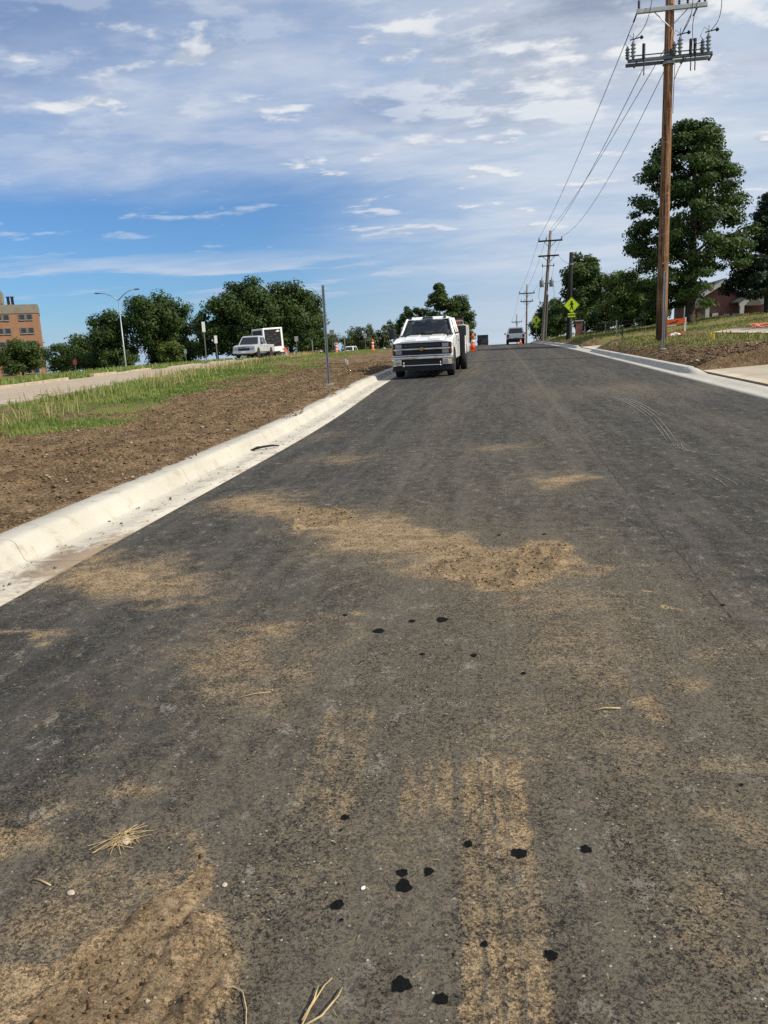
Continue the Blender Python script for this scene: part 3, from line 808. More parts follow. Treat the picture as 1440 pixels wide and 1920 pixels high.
cy = 3.5 + 34 * RNG.random(n) ** 1.8; cx = -3.70 + flare(cy) - 6.5 * RNG.random(n)
keep = (grass_mask(cx, cy) < .5); cx, cy = cx[keep], cy[keep]
cs = .003 + .026 * RNG.random(len(cx)) ** 9 + .0007 * cy
tag(lumps('soil_clods', np.stack([cx, cy, gz(cx, cy) + cs * .2], 1), cs, M_clod), 'loose brown clods and pebbles strewn over the bare verge left of the road', 'soil', kind='stuff')
n = 9000
cy = 22.8 + 22 * RNG.random(n) ** 1.5; cx = 5.6 + 5.5 * RNG.random(n) ** 1.3
keep = (grass_mask(cx, cy) < .6) & (drive_w(cy) < .05); cx, cy = cx[keep], cy[keep]
cs = .015 + .05 * RNG.random(len(cx)) ** 3
tag(lumps('soil_clods', np.stack([cx, cy, gz(cx, cy) + cs * .2], 1), cs, M_clod), 'dark loose soil clods on the bank beside the right-hand kerb', 'soil', kind='stuff')
# crumbs on the mud and grit on the asphalt
n = 60000
cx = RNG.uniform(-2.85, 2.6, n); cy = 1.0 + 9 * RNG.random(n) ** 1.3
m_, r_ = mud_fields(cx, cy); keep = RNG.random(n) < np.clip((r_ - .45) * 1.3, 0, 1) + np.clip(m_ - .5, 0, 1) * .06
cx, cy, r_ = cx[keep], cy[keep], r_[keep]
lum = np.clip(fbm(cx * 9, cy * 9, 4, .6) - .36, 0, 1)
cs = .0015 + .0085 * RNG.random(len(cx)) ** 4 + .0004 * cy
zz_ = road_z(cx, cy) + np.clip(r_ - .35, 0, 1) * lum * .11
crumb = tag(lumps('mud_crumbs', np.stack([cx, cy, zz_ + cs * .3], 1), cs, M_clod, .7), 'dry mud crumbs scattered on the muddy patches of the asphalt', 'mud', kind='stuff')
n = 2600
cy = 1.0 + 17 * RNG.random(n) ** 1.7; cx = RNG.uniform(-2.9, 3.6, n)
cs = .0016 + .0045 * RNG.random(n) ** 4 + .0005 * cy
tag(lumps('gravel', np.stack([cx, cy, road_z(cx, cy) + cs * .3], 1), cs, M_clod, .7, RNG.random(n) ** .25), 'pale bits of gravel scattered over the dark asphalt', 'gravel', kind='stuff')
n = 420
cy = 3.0 + 20 * RNG.random(n) ** 1.4; cx = XL + flare(cy) - .03 - .42 * RNG.random(n)
cs = .004 + .014 * RNG.random(n) ** 4
tag(lumps('gutter_debris', np.stack([cx, cy, zr(cy) - .028 + cs * .3], 1), cs, M_clod, .5, RNG.random(n) * .85), 'brown crumbs of soil lying in the left-hand gutter', 'soil', kind='stuff')

n = 2600
cy = 3.0 + 26 * RNG.random(n) ** 1.4; off = .80 - .26 * RNG.random(n) * np.clip(fbm(cy * 1.3, cy * 0 + 4, 3) * 2.2 - .75, 0, 1)
cx = XL + flare(cy) - off
cs = .005 + .020 * RNG.random(n) ** 3
tag(lumps('spilled_soil', np.stack([cx, cy, zr(cy) + .132 + cs * .2], 1), cs, M_clod, .6, RNG.random(n) * .9), 'brown soil spilled over the back edge of the left kerb', 'soil', kind='stuff')

def blades(name, X_, Y_, Z_, H_, W_, mat, lean=.35, tint=None, parent=None):
    n = len(X_); a = RNG.random(n) * 6.283; l = RNG.random(n) * lean
    dx, dy = np.cos(a) * l * H_, np.sin(a) * l * H_
    b_ = RNG.random(n) * 3.14; wx, wy = np.cos(b_) * W_ / 2, np.sin(b_) * W_ / 2
    V = np.zeros((n, 5, 3))
    V[:, 0] = np.stack([X_ - wx, Y_ - wy, Z_ - .02], 1); V[:, 1] = np.stack([X_ + wx, Y_ + wy, Z_ - .02], 1)
    mx, my, mz = X_ + dx * .38, Y_ + dy * .38, Z_ + H_ * .6
    V[:, 2] = np.stack([mx + wx * .75, my + wy * .75, mz], 1); V[:, 3] = np.stack([mx - wx * .75, my - wy * .75, mz], 1)
    V[:, 4] = np.stack([X_ + dx, Y_ + dy, Z_ + H_], 1)
    base = np.arange(n)[:, None] * 5
    F = np.concatenate([base + [0, 1, 2], base + [0, 2, 3], base + [3, 2, 4]])
    t = RNG.random(n) if tint is None else tint
    return np_mesh(name, V.reshape(-1, 3), F, mat, parent, attrs={'tint': np.repeat(t, 5)})
# left strip, tall and going to seed
n = 175000
gy = 8 + 75 * RNG.random(n) ** 1.7; gx = -3.8 + flare(gy) - 13 * RNG.random(n)
g_ = grass_mask(gx, gy); on_old = (gx < oxn(gy) + .15)
patch = fbm(gx * .5 + 5, gy * .4 + 5, 4)
keep = (np.clip(g_ + .012 * (patch > .5), 0, 1) * np.clip((patch - .30) * 4.0, .06, 1) > RNG.random(n)) & ~on_old & (gx > -18 - .2 * gy)
gx, gy, patch = gx[keep], gy[keep], patch[keep]
edge = sst(oxn(gy) - gx, -4.2, -.8)      # taller towards the old road
gh = (.025 + .045 * RNG.random(len(gx)) + (.04 + .18 * RNG.random(len(gx)) ** 2.0) * np.clip(edge, 0, 1) * sst(patch, .3, .6)) * (1 + .0 * gy)
gw = .010 + .0009 * gy
tn_ = np.clip(.12 + .36 * RNG.random(len(gx)) + .30 * edge * (gh > .2) + .25 * sst(gy, 35, 60), 0, 1)
tag(blades('grass', gx, gy, gz(gx, gy), gh, gw, L_grass, .7, tn_), 'tall green and straw grass on the verge between the two roads', 'grass', kind='stuff')
n = 2800
gy = 12 + 75 * RNG.random(n) ** 1.5; gx = oxn(gy) + .2 + 2.6 * RNG.random(n) ** 1.6
keep = (fbm(gx * .6, gy * .5, 3) > .42); gx, gy = gx[keep], gy[keep]
gh = .20 + .24 * RNG.random(len(gx))
tag(blades('seed_stalks', gx, gy, gz(gx, gy), gh, .007 + .0006 * gy, L_seed, .5), 'pale dry seed stalks standing over the grass strip by the old concrete road', 'grass', kind='stuff')
# beyond the old road
n = 42000
gy = 16 + 80 * RNG.random(n) ** 1.3; gx = oxf(gy) - .3 - 16 * RNG.random(n) ** 1.4
gh = .07 + .10 * RNG.random(n) + .25 * (RNG.random(n) < .06)
tag(blades('grass', gx, gy, T(gx, gy), gh, .02 + .0012 * gy, L_grass, .7, .25 + .5 * RNG.random(n)), 'short weedy grass beyond the old concrete road', 'grass', kind='stuff')
# lawn on the right
n = 90000
gy = 22 + 65 * RNG.random(n) ** 1.25; gx = 5.8 + 26 * RNG.random(n) ** 1.3
g_ = grass_mask(gx, gy); keep = (g_ * .95 > RNG.random(n)) & ((drive_w(gy) < .02) | (gx > 16)) & ~((np.abs(gx - 10) < .62) & (gy > 26) & (gy < 36.5)); gx, gy = gx[keep], gy[keep]
dd = dry_mask(gx, gy)
gh = .035 + .045 * RNG.random(len(gx)) + .09 * (RNG.random(len(gx)) < .10) * (gx < 11)
tag(blades('lawn', gx, gy, gz(gx, gy), gh, .018 + .0010 * gy, L_lawn, .8, np.clip(.15 + .3 * RNG.random(len(gx)) + .5 * dd, 0, 1)), 'mown green and straw lawn sloping up on the right', 'grass', kind='stuff')
# ------------------------------------------------------------------ trees
def gT(x, y): return float(T(x, y))
def leaf_quads(P, N, size, asp=.55):
    n = len(P)
    Rv = RNG.normal(size=(n, 3)); N = N + Rv * .55; N /= np.linalg.norm(N, axis=1)[:, None]
    A = np.cross(N, RNG.normal(size=(n, 3))); A /= np.linalg.norm(A, axis=1)[:, None]
    B = np.cross(N, A); s = (size * RNG.uniform(.6, 1.35, n))[:, None]
    V = np.stack([P - A * s, P + B * s * asp, P + A * s, P - B * s * asp], 1)
    return V.reshape(-1, 3), np.arange(4 * n).reshape(-1, 4)
def tree(name, label, base, h, rx, mat, n_leaf=9000, leaf=.16, ry=None, cb=.22, n_cl=70, trunk=.22, group=None, shape='round', cat='tree', clr=.27, lean=(0, 0), trunks=1, seed=None, bark=None):
    rg = np.random.default_rng(seed if seed is not None else int(abs(base[0] * 100 + base[1] * 7)))
    if shape == 'round':
        n_cl = int(n_cl * 1.9); clr *= .70; leaf *= .86; n_leaf = int(n_leaf * 1.15)
    o = thing(name, label, cat, base, 0, group)
    ry = ry or rx; hc = h * (1 - cb)
    C = []; rad = []
    while len(C) < n_cl:
        u = rg.normal(size=3); u /= np.linalg.norm(u); d = rg.random() ** .45
        if shape == 'round': q_ = np.array([u[0] * rx * d * (1 - clr * .62), u[1] * ry * d * (1 - clr * .62), h * cb + hc * .5 * (1 + u[2] * d)])
        elif shape == 'oak':                      # broad below, narrowing to the top
            t = rg.random() ** 1.25; w_ = (1 - t) ** .62 * (.72 + .28 * math.sin(t * 17 + rg.random())) + .05
            a = rg.random() * 6.28; d = rg.random() ** .5
            q_ = np.array([math.cos(a) * rx * w_ * d, math.sin(a) * ry * w_ * d, h * cb + hc * (.05 + .93 * t)])
        elif shape == 'tall':                     # layered crown, full shoulders, ragged top
            t = rg.random(); a = rg.random() * 6.28; d = rg.random() ** .42
            w_ = np.interp(t, [0, .2, .42, .62, .78, .9, 1], [.92, 1, .96, .90, .74, .50, .12]) * (.80 + .32 * abs(math.sin(t * 15.5 + 1.7 * math.cos(a))))
            q_ = np.array([math.cos(a) * rx * w_ * d - .25 * t, math.sin(a) * ry * w_ * d, h * cb + hc * t - .10 * rx * w_ * d])
            if q_[0] > .4 and q_[2] < h * .27: continue
        elif shape == 'cone':
            t = rg.random() ** 1.5; a = rg.random() * 6.28; w_ = (1 - t) * rx; d = rg.random() ** .5
            q_ = np.array([math.cos(a) * w_ * d, math.sin(a) * w_ * d, h * cb + hc * t - .12 * w_ * d])
        elif shape == 'spire':
            t = rg.random(); a = rg.random() * 6.28; w_ = (math.sin(math.pi * min(1, t * .9 + .12)) ** .7) * rx; d = rg.random() ** .5
            q_ = np.array([math.cos(a) * w_ * d, math.sin(a) * w_ * d, h * cb + hc * t])
        C.append(q_); rad.append(rx * clr * rg.uniform(.65, 1.25) * (.55 if shape in ('cone', 'spire') else 1))
    C = np.array(C); rad = np.array(rad)
    C[:, 2] = np.minimum(C[:, 2], h - rad * .6)
    wts = rad ** 2 / (rad ** 2).sum(); idx = rg.choice(n_cl, n_leaf, p=wts)
    u = rg.normal(size=(n_leaf, 3)); u /= np.linalg.norm(u, axis=1)[:, None]
    rr = rad[idx] * (.30 + .95 * rg.random(n_leaf) ** .8)
    sq = .42 if shape in ('cone',) else .50 if shape == 'tall' else .78
    P = C[idx] + u * rr[:, None] * np.array([1, 1, sq])
    P[:, 0] += lean[0] * P[:, 2]; P[:, 1] += lean[1] * P[:, 2]
    cen = np.array([0, 0, h * (cb + .35 * (1 - cb))])
    N = u * .8 + (P - cen) / np.linalg.norm(P - cen, axis=1)[:, None] * .5 + np.array([0, 0, .25])
    V, F = leaf_quads(P, N, leaf)
    cl_t = rg.random(n_cl)[idx]
    np_mesh('crown', V, F, mat, o, attrs={'tint': np.repeat(np.clip(.55 * rg.random(n_leaf) + .45 * cl_t, 0, 1), 4)})
    # trunk and limbs
    mb = MB()
    for s in range(trunks):
        ox_ = (s - (trunks - 1) / 2) * trunk * 1.5
        top = h * (cb + .42 * (1 - cb)) if shape in ('round',) else h * .86
        pts = [(ox_ * .5, 0, -.15), (ox_ * .6, 0, trunk * .7)] + [(ox_ * (1 + 2.4 * t) + lean[0] * top * t + rg.normal() * trunk * .3, rg.normal() * trunk * .3, top * t) for t in (.25, .5, .75, 1)]
        mb.tube(pts, [trunk * 1.35, trunk, trunk * .86, trunk * .66, trunk * .45, trunk * .16], 9)
        for j in rg.choice(n_cl, min(46 if shape == 'tall' else 16, n_cl), replace=False):
            if shape == 'spire': break
            c = C[j] + np.array([lean[0] * C[j][2], 0, 0]); z0 = max(h * cb * .75, c[2] * (.93 if shape == 'cone' else .80 if shape == 'tall' else .62)); z0 = min(z0, top * .95)
            a = np.array([ox_ * (1 + 2.4 * z0 / top) + lean[0] * z0, 0, z0])
            m_ = a * .45 + c * .55 + np.array([0, 0, .06 * h * (0 if shape == 'cone' else 1)])
            lw_ = .20 if shape == 'tall' else .36
            mb.tube([a, m_, c], [trunk * lw_, trunk * lw_ * .55, trunk * .05], 6, False)
    mb.build('trunk', bark or M_bark, o, True)
    return o
GL = 'trees along the left roadside'
tree('oak_tree', 'tall broad dark green tree directly behind the white trailer', (-30.6, 95, gT(-30.6, 95)), 9.8, 5.2, L_dark, 21000, .21, cb=.06, n_cl=60, trunk=.3, group=GL, clr=.30)
tree('oak_tree', 'wide dark green tree whose right side slopes down behind the bare metal post', (-26.0, 98, gT(-26.0, 98)), 9.0, 4.9, L_dark, 21000, .21, cb=.02, n_cl=60, trunk=.3, group=GL, clr=.30)
tree('oak_tree', 'low dark tree filling the gap between the two large left-hand crowns', (-35.2, 96, gT(-35.2, 96)), 6.3, 3.4, L_dark, 11000, .2, cb=.02, n_cl=36, trunk=.2, group=GL, clr=.36)
tree('oak_tree', 'round dark tree with exposed forked trunks right of the double-arm street lamp', (-42.4, 96, gT(-42.4, 96)), 9.1, 4.9, L_dark, 20000, .21, cb=.22, n_cl=64, trunk=.28, group=GL, clr=.29, trunks=3)
tree('oak_tree', 'dark tree standing left behind the double-arm street lamp', (-48.6, 95, gT(-48.6, 95)), 7.4, 3.4, L_dark, 13000, .2, cb=.05, n_cl=46, trunk=.24, group=GL, clr=.33)
tree('oak_tree', 'lower green tree at the left end of the roadside row, nearest the brick block', (-56.2, 101, gT(-56.2, 101)), 4.9, 3.4, L_mid, 6000, .2, cb=.0, n_cl=36, trunk=.2, group=GL, clr=.34)
tree('oak_tree', 'small dark tree just right of the tall brick block', (-62.5, 106, gT(-62.5, 106)), 4.2, 3.2, L_dark, 5000, .2, cb=.0, n_cl=30, trunk=.2, group=GL, clr=.36)
tree('oak_tree', 'bushy green tree in front of the brick block at the left edge', (-77.8, 120, gT(-77.8, 120)), 6.3, 4.3, L_mid, 8500, .23, cb=.0, n_cl=44, trunk=.24, group=GL, clr=.32)
tree('bush', 'yellow-green bush under the tree right of the street lamp', (-38.3, 89, gT(-38.3, 89)), 2.9, 1.9, L_light, 3200, .15, cb=.02, n_cl=26, trunk=.08, clr=.36, cat='bush')
tree('bush', 'dark green bush at the foot of the street lamp', (-46.5, 92, gT(-46.5, 92)), 2.4, 2.6, L_mid, 3200, .17, cb=.0, n_cl=26, trunk=.08, clr=.36, cat='bush')
tree('bush', 'dark bush beneath the big tree behind the silver pickup', (-27.5, 92, gT(-27.5, 92)), 2.6, 3.6, L_dark, 4200, .18, cb=.0, n_cl=32, trunk=.08, clr=.33, cat='bush')
tree('bush', 'dark bush right of the trailer under the tree crown', (-22.3, 94, gT(-22.3, 94)), 2.8, 2.4, L_dark, 3400, .18, cb=.0, n_cl=28, trunk=.08, clr=.36, cat='bush')
tree('bush', 'low dark bush below the left tree of the roadside row', (-52.0, 96, gT(-52, 96)), 2.6, 3.2, L_dark, 3400, .18, cb=.0, n_cl=28, trunk=.08, clr=.36, cat='bush')
tree('bush', 'low dark thicket behind the forked trunks right of the street lamp', (-43.2, 100.5, gT(-43.2, 100.5)), 3.6, 5.2, L_dark, 12000, .18, cb=.0, n_cl=28, trunk=.08, clr=.36, cat='bush')
GF = 'far trees in the gap left of the work truck'
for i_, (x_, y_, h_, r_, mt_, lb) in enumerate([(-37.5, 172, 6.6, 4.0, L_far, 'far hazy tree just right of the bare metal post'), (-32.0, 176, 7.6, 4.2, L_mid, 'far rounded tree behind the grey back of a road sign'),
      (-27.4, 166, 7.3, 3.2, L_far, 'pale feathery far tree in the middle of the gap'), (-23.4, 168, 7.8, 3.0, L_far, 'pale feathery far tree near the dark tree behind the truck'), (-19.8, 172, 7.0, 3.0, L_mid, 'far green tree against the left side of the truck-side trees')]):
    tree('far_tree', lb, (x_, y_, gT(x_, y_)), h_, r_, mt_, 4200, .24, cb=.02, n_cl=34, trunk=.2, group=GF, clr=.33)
GC = 'trees behind the work truck'
tree('tree', 'dark tree rising left of the white work truck cab', (-14.6, 141, gT(-14.6, 141)), 8.6, 3.5, L_dark, 13000, .23, cb=.0, n_cl=46, trunk=.26, group=GC, clr=.30)
tree('tree', 'tall spiky light green tree directly above the white work truck', (-9.6, 138, gT(-9.6, 138)), 10.7, 2.6, L_mid, 14000, .22, cb=.05, n_cl=60, trunk=.22, group=GC, shape='spire', clr=.62)
tree('tree', 'rounded dark tree above the right side of the work truck', (-6.9, 141, gT(-6.9, 141)), 8.9, 3.7, L_dark, 15000, .23, cb=.0, n_cl=46, trunk=.26, group=GC, clr=.32)
tree('bush', 'low roadside shrubs between the work truck and the dark lorry on the crest', (-4.7, 128, gT(-4.7, 128)), 2.9, 1.5, L_mid, 2200, .18, cb=.0, n_cl=20, trunk=.07, clr=.4, cat='bush')
GRT = 'trees on the right'
tree('maple_tree', 'full green maple behind the dark leaning utility pole', (9.4, 86, gT(9.4, 86)), 8.3, 3.0, L_mid, 16000, .19, cb=.10, n_cl=60, trunk=.22, group=GRT, clr=.30)
tree('maple_tree', 'light green spreading tree left of the large oak', (11.9, 75, gT(11.9, 75)), 5.2, 2.7, L_light, 13000, .16, cb=.05, n_cl=50, trunk=.17, group=GRT, clr=.31)
tree('tree', 'dark low tree at the roadside between the two yellow crossing signs', (7.6, 101, gT(7.6, 101)), 4.7, 2.1, L_dark, 5000, .18, cb=.0, n_cl=36, trunk=.16, group=GRT, clr=.36)
tree('tree', 'dark tree tucked behind the grey double-arm utility pole', (7.9, 112, gT(7.9, 112)), 5.4, 2.6, L_dark, 5000, .2, cb=.0, n_cl=36, trunk=.16, group=GRT, clr=.36)
tree('bush', 'roadside bush behind the white sport utility vehicle', (6.6, 122, gT(6.6, 122)), 3.6, 1.9, L_mid, 3000, .2, cb=.0, n_cl=26, trunk=.1, clr=.38, cat='bush')
tree('bush', 'dark hedge-like bush behind the short fence', (9.8, 80, gT(9.8, 80)), 2.6, 2.6, L_dark, 4200, .16, cb=.0, n_cl=30, trunk=.08, clr=.36, cat='bush')
tree('bush', 'dark green bush under the light green tree', (13.6, 73, gT(13.6, 73)), 2.3, 2.2, L_mid, 3600, .15, cb=.0, n_cl=30, trunk=.08, clr=.36, cat='bush')
tree('pin_oak_tree', 'very tall dark oak on the lawn behind the brown utility pole', (13.45, 58, gT(13.45, 58)), 13.2, 3.95, L_dark, 60000, .115, cb=.10, n_cl=310, trunk=.34, group=GRT, shape='tall', clr=.165)
tree('spruce_tree', 'dark spruce with drooping layered branches at the right edge', (19.15, 60, gT(19.15, 60)), 8.3, 3.2, L_pine, 22000, .12, cb=.20, n_cl=170, trunk=.2, group=GRT, shape='cone', clr=.34)

# ------------------------------------------------------------------ utility poles
def wire_pts(a, b_, sag, n=18):
    a, b_ = np.array(a, float), np.array(b_, float); t = np.linspace(0, 1, n)
    return [tuple(a + (b_ - a) * s - np.array([0, 0, sag * 4 * s * (1 - s)])) for s in t]
def insul(mb, c, h, r_, n=10):
    prof = [(r_ * .35, 0)]
    for i in range(4):
        z = h * (.1 + .2 * i); prof += [(r_ * .55, z), (r_, z + h * .06), (r_ * .6, z + h * .12)]
    prof += [(r_ * .4, h * .95), (r_ * .2, h)]
    return mb.lathe(prof, c, n)
up = thing('utility_pole', 'tall rust-brown timber utility pole with two crossarms on the right bank', 'utility pole', (7.0, 35.1, gT(7.0, 35.1)), 0)
Zb = gT(7.0, 35.1)
MB().tube([(0, 0, -.4), (0, 0, 0), (0, 0, 4), (0, 0, 9), (0, 0, 14.6)], [.235, .232, .212, .188, .160], 20).build('pole_shaft', M_wood, up, True)
za, zb = 13.95 - Zb, 12.20 - Zb
MB().span((-1.30, -.30, za - .07), (1.36, -.17, za + .09)).build('upper_crossarm', M_signback, up, bevel=.012)
for s in (-1, 1):
    MB().tube([(s * .64, -.235, za - .06), (s * .05, -.215, za - .62)], .018, 6).build('crossarm_brace', M_galv, up)
for dy in (-.26, .26):
    MB().span((-1.62, dy - .045, zb - .06), (1.60, dy + .045, zb + .06)).build('lower_crossarm', M_grey, up, bevel=.01)
MB().span((-1.55, -.32, zb + .15), (1.5, -.27, zb + .18)).build('cable_bar', M_wire, up)
MB().lathe([(.215, -.05), (.23, -.05), (.23, .05), (.215, .05)], (0, 0, zb - .14), 20).build('pole_band', M_galv, up)
MB().lathe([(.215, -.03), (.225, -.03), (.225, .03), (.215, .03)], (0, 0, zb + .14), 20).build('pole_band', M_galv, up)
for xx in (-1.42, .36, 1.42):                           # cut-outs with arresters
    mb = MB(); insul(mb, (xx, -.33, zb + .05), .66, .115); g_ = mb.build('cutout_insulator', M_porc, up, True)
    MB().tube([(xx - .13, -.33, zb + .74), (xx + .25, -.34, zb + .80)], .022, 6).build('fuse_arm', M_wire, g_)
    MB().lathe([(.02, 0), (.075, .03), (.055, .10), (.02, .13)], (xx + .25, -.34, zb + .80), 10, 'x').build('arm_tip', M_dark, g_, True)
    MB().tube([(xx, -.33, zb + .66), (xx, -.33, zb + .98)], .012, 5).build('terminal', M_wire, g_)
    mb = MB(); insul(mb, (xx - .22, -.33, zb + .02), .50, .10); mb.build('surge_arrester', M_grey, up, True)
    xf = xx + .40 if xx < 1 else xx - .5
    MB().tube([(xf, -.33, zb + .05), (xf, -.33, zb + .56)], .062, 8).build('fuse_tube', M_dark, up)
    MB().tube([(xf + .02, -.33, zb + .02), (xf + .02, -.33, zb - .58)], .024, 6).build('hanger_rod', M_dark, up)
    MB().box((xx + .10, -.30, zb - .16), (.07, .1, .24), 0, 0, .5).build('bracket', M_dark, up)
    pts = [(xx - .22, -.34, zb + .50), (xx - .32, -.36, zb + .62), (xx - .18, -.36, zb + .92), (xx - .02, -.36, zb + .78), (xx, -.34, zb + .68)]
    MB().tube(pts, .011, 5).build('jumper_cable', M_wire, up)
for xx in (-1.22, .30, .62, 1.05, 1.26):
    mb = MB(); insul(mb, (xx, -.235, za + .09), .34, .06); mb.build('pin_insulator', M_dark, up, True)
for pts in ([(-1.40, -.35, zb + .72), (-1.05, -.4, zb + 1.1), (-.85, -.4, zb + 1.6), (-.72, -.3, za + .5)], [(1.46, -.35, zb + .75), (1.74, -.4, zb + 1.1), (1.84, -.4, zb + 1.7), (1.80, -.3, zb + 2.6)],
            [(.42, -.35, zb + .78), (.70, -.4, zb + 1.3), (.78, -.4, zb + 2.0)], [(.95, -.35, za + .1), (.78, -.45, zb + 1.0), (.86, -.4, zb + .42), (1.12, -.4, zb + .36), (1.25, -.34, zb + .5)],
            [(.30, .24, zb - .1), (.24, .05, zb - 1.0), (.22, 0, zb - 2.0)], [(.62, -.3, zb - .05), (.40, -.1, zb - .35), (.24, -.05, zb - .75)]):
    t = np.array(pts); fine = []
    for i in range(len(t) - 1):
        p0, p1, p2, p3 = t[max(i - 1, 0)], t[i], t[i + 1], t[min(i + 2, len(t) - 1)]
        for s in np.linspace(0, 1, 6, endpoint=False):
            fine.append(.5 * ((2 * p1) + (-p0 + p2) * s + (2 * p0 - 5 * p1 + 4 * p2 - p3) * s * s + (-p0 + 3 * p1 - 3 * p2 + p3) * s ** 3))
    MB().tube(fine + [t[-1]], .014, 5).build('jumper_cable', M_wire, up)
for xx in (-1.28, 1.02):                                  # strain insulators on the far side
    MB().tube([(xx, -.15, za), (xx - .02, .45, za - .10)], [.03, .035], 8).build('strain_insulator', M_dark, up)
for z in (za - .64, zb + .34, 3.2):
    MB().tube([(-.05, -.25, z), (-.05, -.20, z)], .03, 6).build('bolt', M_galv, up)

P2 = (5.62, 98.0); z2 = gT(5.75, 98)
p2 = thing('utility_pole', 'grey timber utility pole with two crossarms and two transformer cans', 'utility pole', (P2[0], P2[1], z2))
lean = .078
def lx(z): return lean * z
MB().tube([(lx(z) , 0, z) for z in (-.3, 0, 4, 8, 12.7)], [.25, .245, .22, .19, .15], 12).build('pole_shaft', M_oldwood, p2, True)
for zc_, xa, xb in ((11.55, -1.35, 1.45), (9.85, -1.25, 1.18)):
    MB().span((lx(zc_) + xa, -.27, zc_ - .09), (lx(zc_) + xb, -.16, zc_ + .09)).build('crossarm', M_darkpole, p2)
    for s in (-1, 1):
        MB().tube([(lx(zc_) + s * .72, -.22, zc_ - .06), (lx(zc_) + s * .06, -.2, zc_ - .72)], .03, 5).build('crossarm_brace', M_darkpole, p2)
    for xx in ((xa + .08, -.42, xb - .08) if zc_ > 10 else ()):
        mb = MB(); insul(mb, (lx(zc_) + xx, -.21, zc_ + .09), .34, .075, 8); mb.build('pin_insulator', M_dark, p2)
MB().span((lx(8.7) - .72, -.26, 8.66), (lx(8.7) + .72, -.18, 8.74)).build('cutout_bar', M_dark, p2)
for s in (-1, 1):
    mb = MB(); insul(mb, (lx(8.7) + s * .66, -.22, 8.55), .42, .07, 8); mb.build('cutout_insulator', M_dark, p2)
    t_ = MB().lathe([(.24, 0), (.27, .04), (.27, .74), (.24, .80), (.05, .84)], (lx(6.6) + s * .58, -.05, 6.3), 14).build('transformer_can', M_porc, p2, True)
    mb = MB(); insul(mb, (lx(6.6) + s * .58, -.05, 7.12), .30, .06, 8); mb.build('bushing', M_dark, t_)
    MB().tube([(lx(6.6) + s * .2, -.05, 6.7), (lx(6.6) + s * .36, -.05, 6.7)], .05, 6).build('mounting_lug', M_grey, p2)
    MB().tube([(lx(6.6) + s * .82, -.08, 6.3), (lx(6) + s * .92, -.1, 5.2), (lx(5) + s * .7, -.1, 4.5), (lx(4.6) + s * .2, -.1, 4.3)], .022, 5).build('jumper_cable', M_grey, p2)
    MB().tube([(lx(8.5) + s * .66, -.22, 8.5), (lx(7) + s * .58, -.08, 7.45)], .012, 4).build('jumper_cable', M_grey, p2)
MB().tube([(lx(0) + .36, -.18, 0), (lx(5.4) + .22, -.18, 5.4)], .075, 8).build('conduit', M_grey, p2)

def far_pole(label, x, y, h, arms, ln=0, w_=.2):
    o = thing('utility_pole', label, 'utility pole', (x, y, gT(max(x, 5.6), y)))
    MB().tube([(ln * z, 0, z) for z in (-.3, 0, h * .5, h)], [w_, w_, w_ * .85, w_ * .65], 10).build('pole_shaft', M_oldwood, o, True)
    for za_, hw in arms:
        MB().span((ln * za_ - hw, -.24, za_ - .09), (ln * za_ + hw, -.12, za_ + .09)).build('crossarm', M_darkpole, o)
        for xx in (-hw + .1, -.35, hw - .1):
            mb = MB(); insul(mb, (ln * za_ + xx, -.18, za_ + .09), .34, .08, 6); mb.build('pin_insulator', M_dark, o)
        for s in (-1, 1): MB().tube([(ln * za_ + s * .7, -.18, za_ - .06), (ln * za_, -.16, za_ - .7)], .03, 4).build('crossarm_brace', M_darkpole, o)
    return o
z3 = gT(5.6, 150); z4 = gT(5.6, 210)
far_pole('grey utility pole with two crossarms above the white vehicle on the crest', 5.6, 150, 12.0 - z3, [(10.4 - z3, 1.42), (8.95 - z3, 1.15)], .02)
far_pole('farthest short-looking utility pole just above the white vehicle roof', 5.45, 210, 8.9 - z4, [(6.9 - z4, 1.35)], 0)
dp = thing('utility_pole', 'dark nearly black timber pole behind the nearer crossing sign', 'utility pole', (6.12, 69.0, gT(6.12, 69)))
MB().tube([(.034 * z, 0, z) for z in (-.3, 0, 3.5, 7.15)], [.21, .205, .19, .165], 14).build('pole_shaft', M_darkpole, dp, True)
MB().lathe([(.19, -.05), (.205, -.05), (.205, .05), (.19, .05)], (.034 * 6.2, 0, 6.2), 14).build('pole_band', M_galv, dp)

def wire(label, a, b_, sag, r_=.016):
    mid = wire_pts(a, b_, sag)
    o = MB().tube([tuple(np.array(p_) - np.array(a)) for p_ in mid], r_, 5).build('power_line', M_wire, None, loc=a)
    return tag(o, label, 'power line', 'overhead wires along the right side')
A2 = lambda xx, z: (P2[0] + lx(z) + xx, 97.8, z2 + z + .4)
wire('leftmost overhead wire from the brown pole arm tip to the grey pole', (7 - 1.30, 35.5, 13.85), A2(-1.27, 11.55), .55)
wire('second overhead wire from the left between the brown and grey poles', (7 - .95, 35.3, 12.0), A2(-.42, 11.55), .8)
wire('third overhead wire emerging left of the brown pole shaft', (7 + .15, 35.3, 13.1), (P2[0] + lx(12.7), 98, z2 + 12.9), .5)
wire('lowest overhead wire from the brown pole to the right arm tip of the grey pole', (7 + .9, 35.5, 13.9), A2(1.37, 11.55), 1.6)
A3 = lambda xx, z: (5.6 + xx, 150, z + .4)
wire('left wire between the grey pole and the next pole over the crest', A2(-1.27, 11.55), A3(-1.2, 10.4), .7)
wire('middle wire between the grey pole and the next pole over the crest', A2(-.42, 11.55), A3(-.2, 10.4), .8)
wire('right wire between the grey pole and the next pole over the crest', A2(1.37, 11.55), A3(1.4, 10.4), .8)
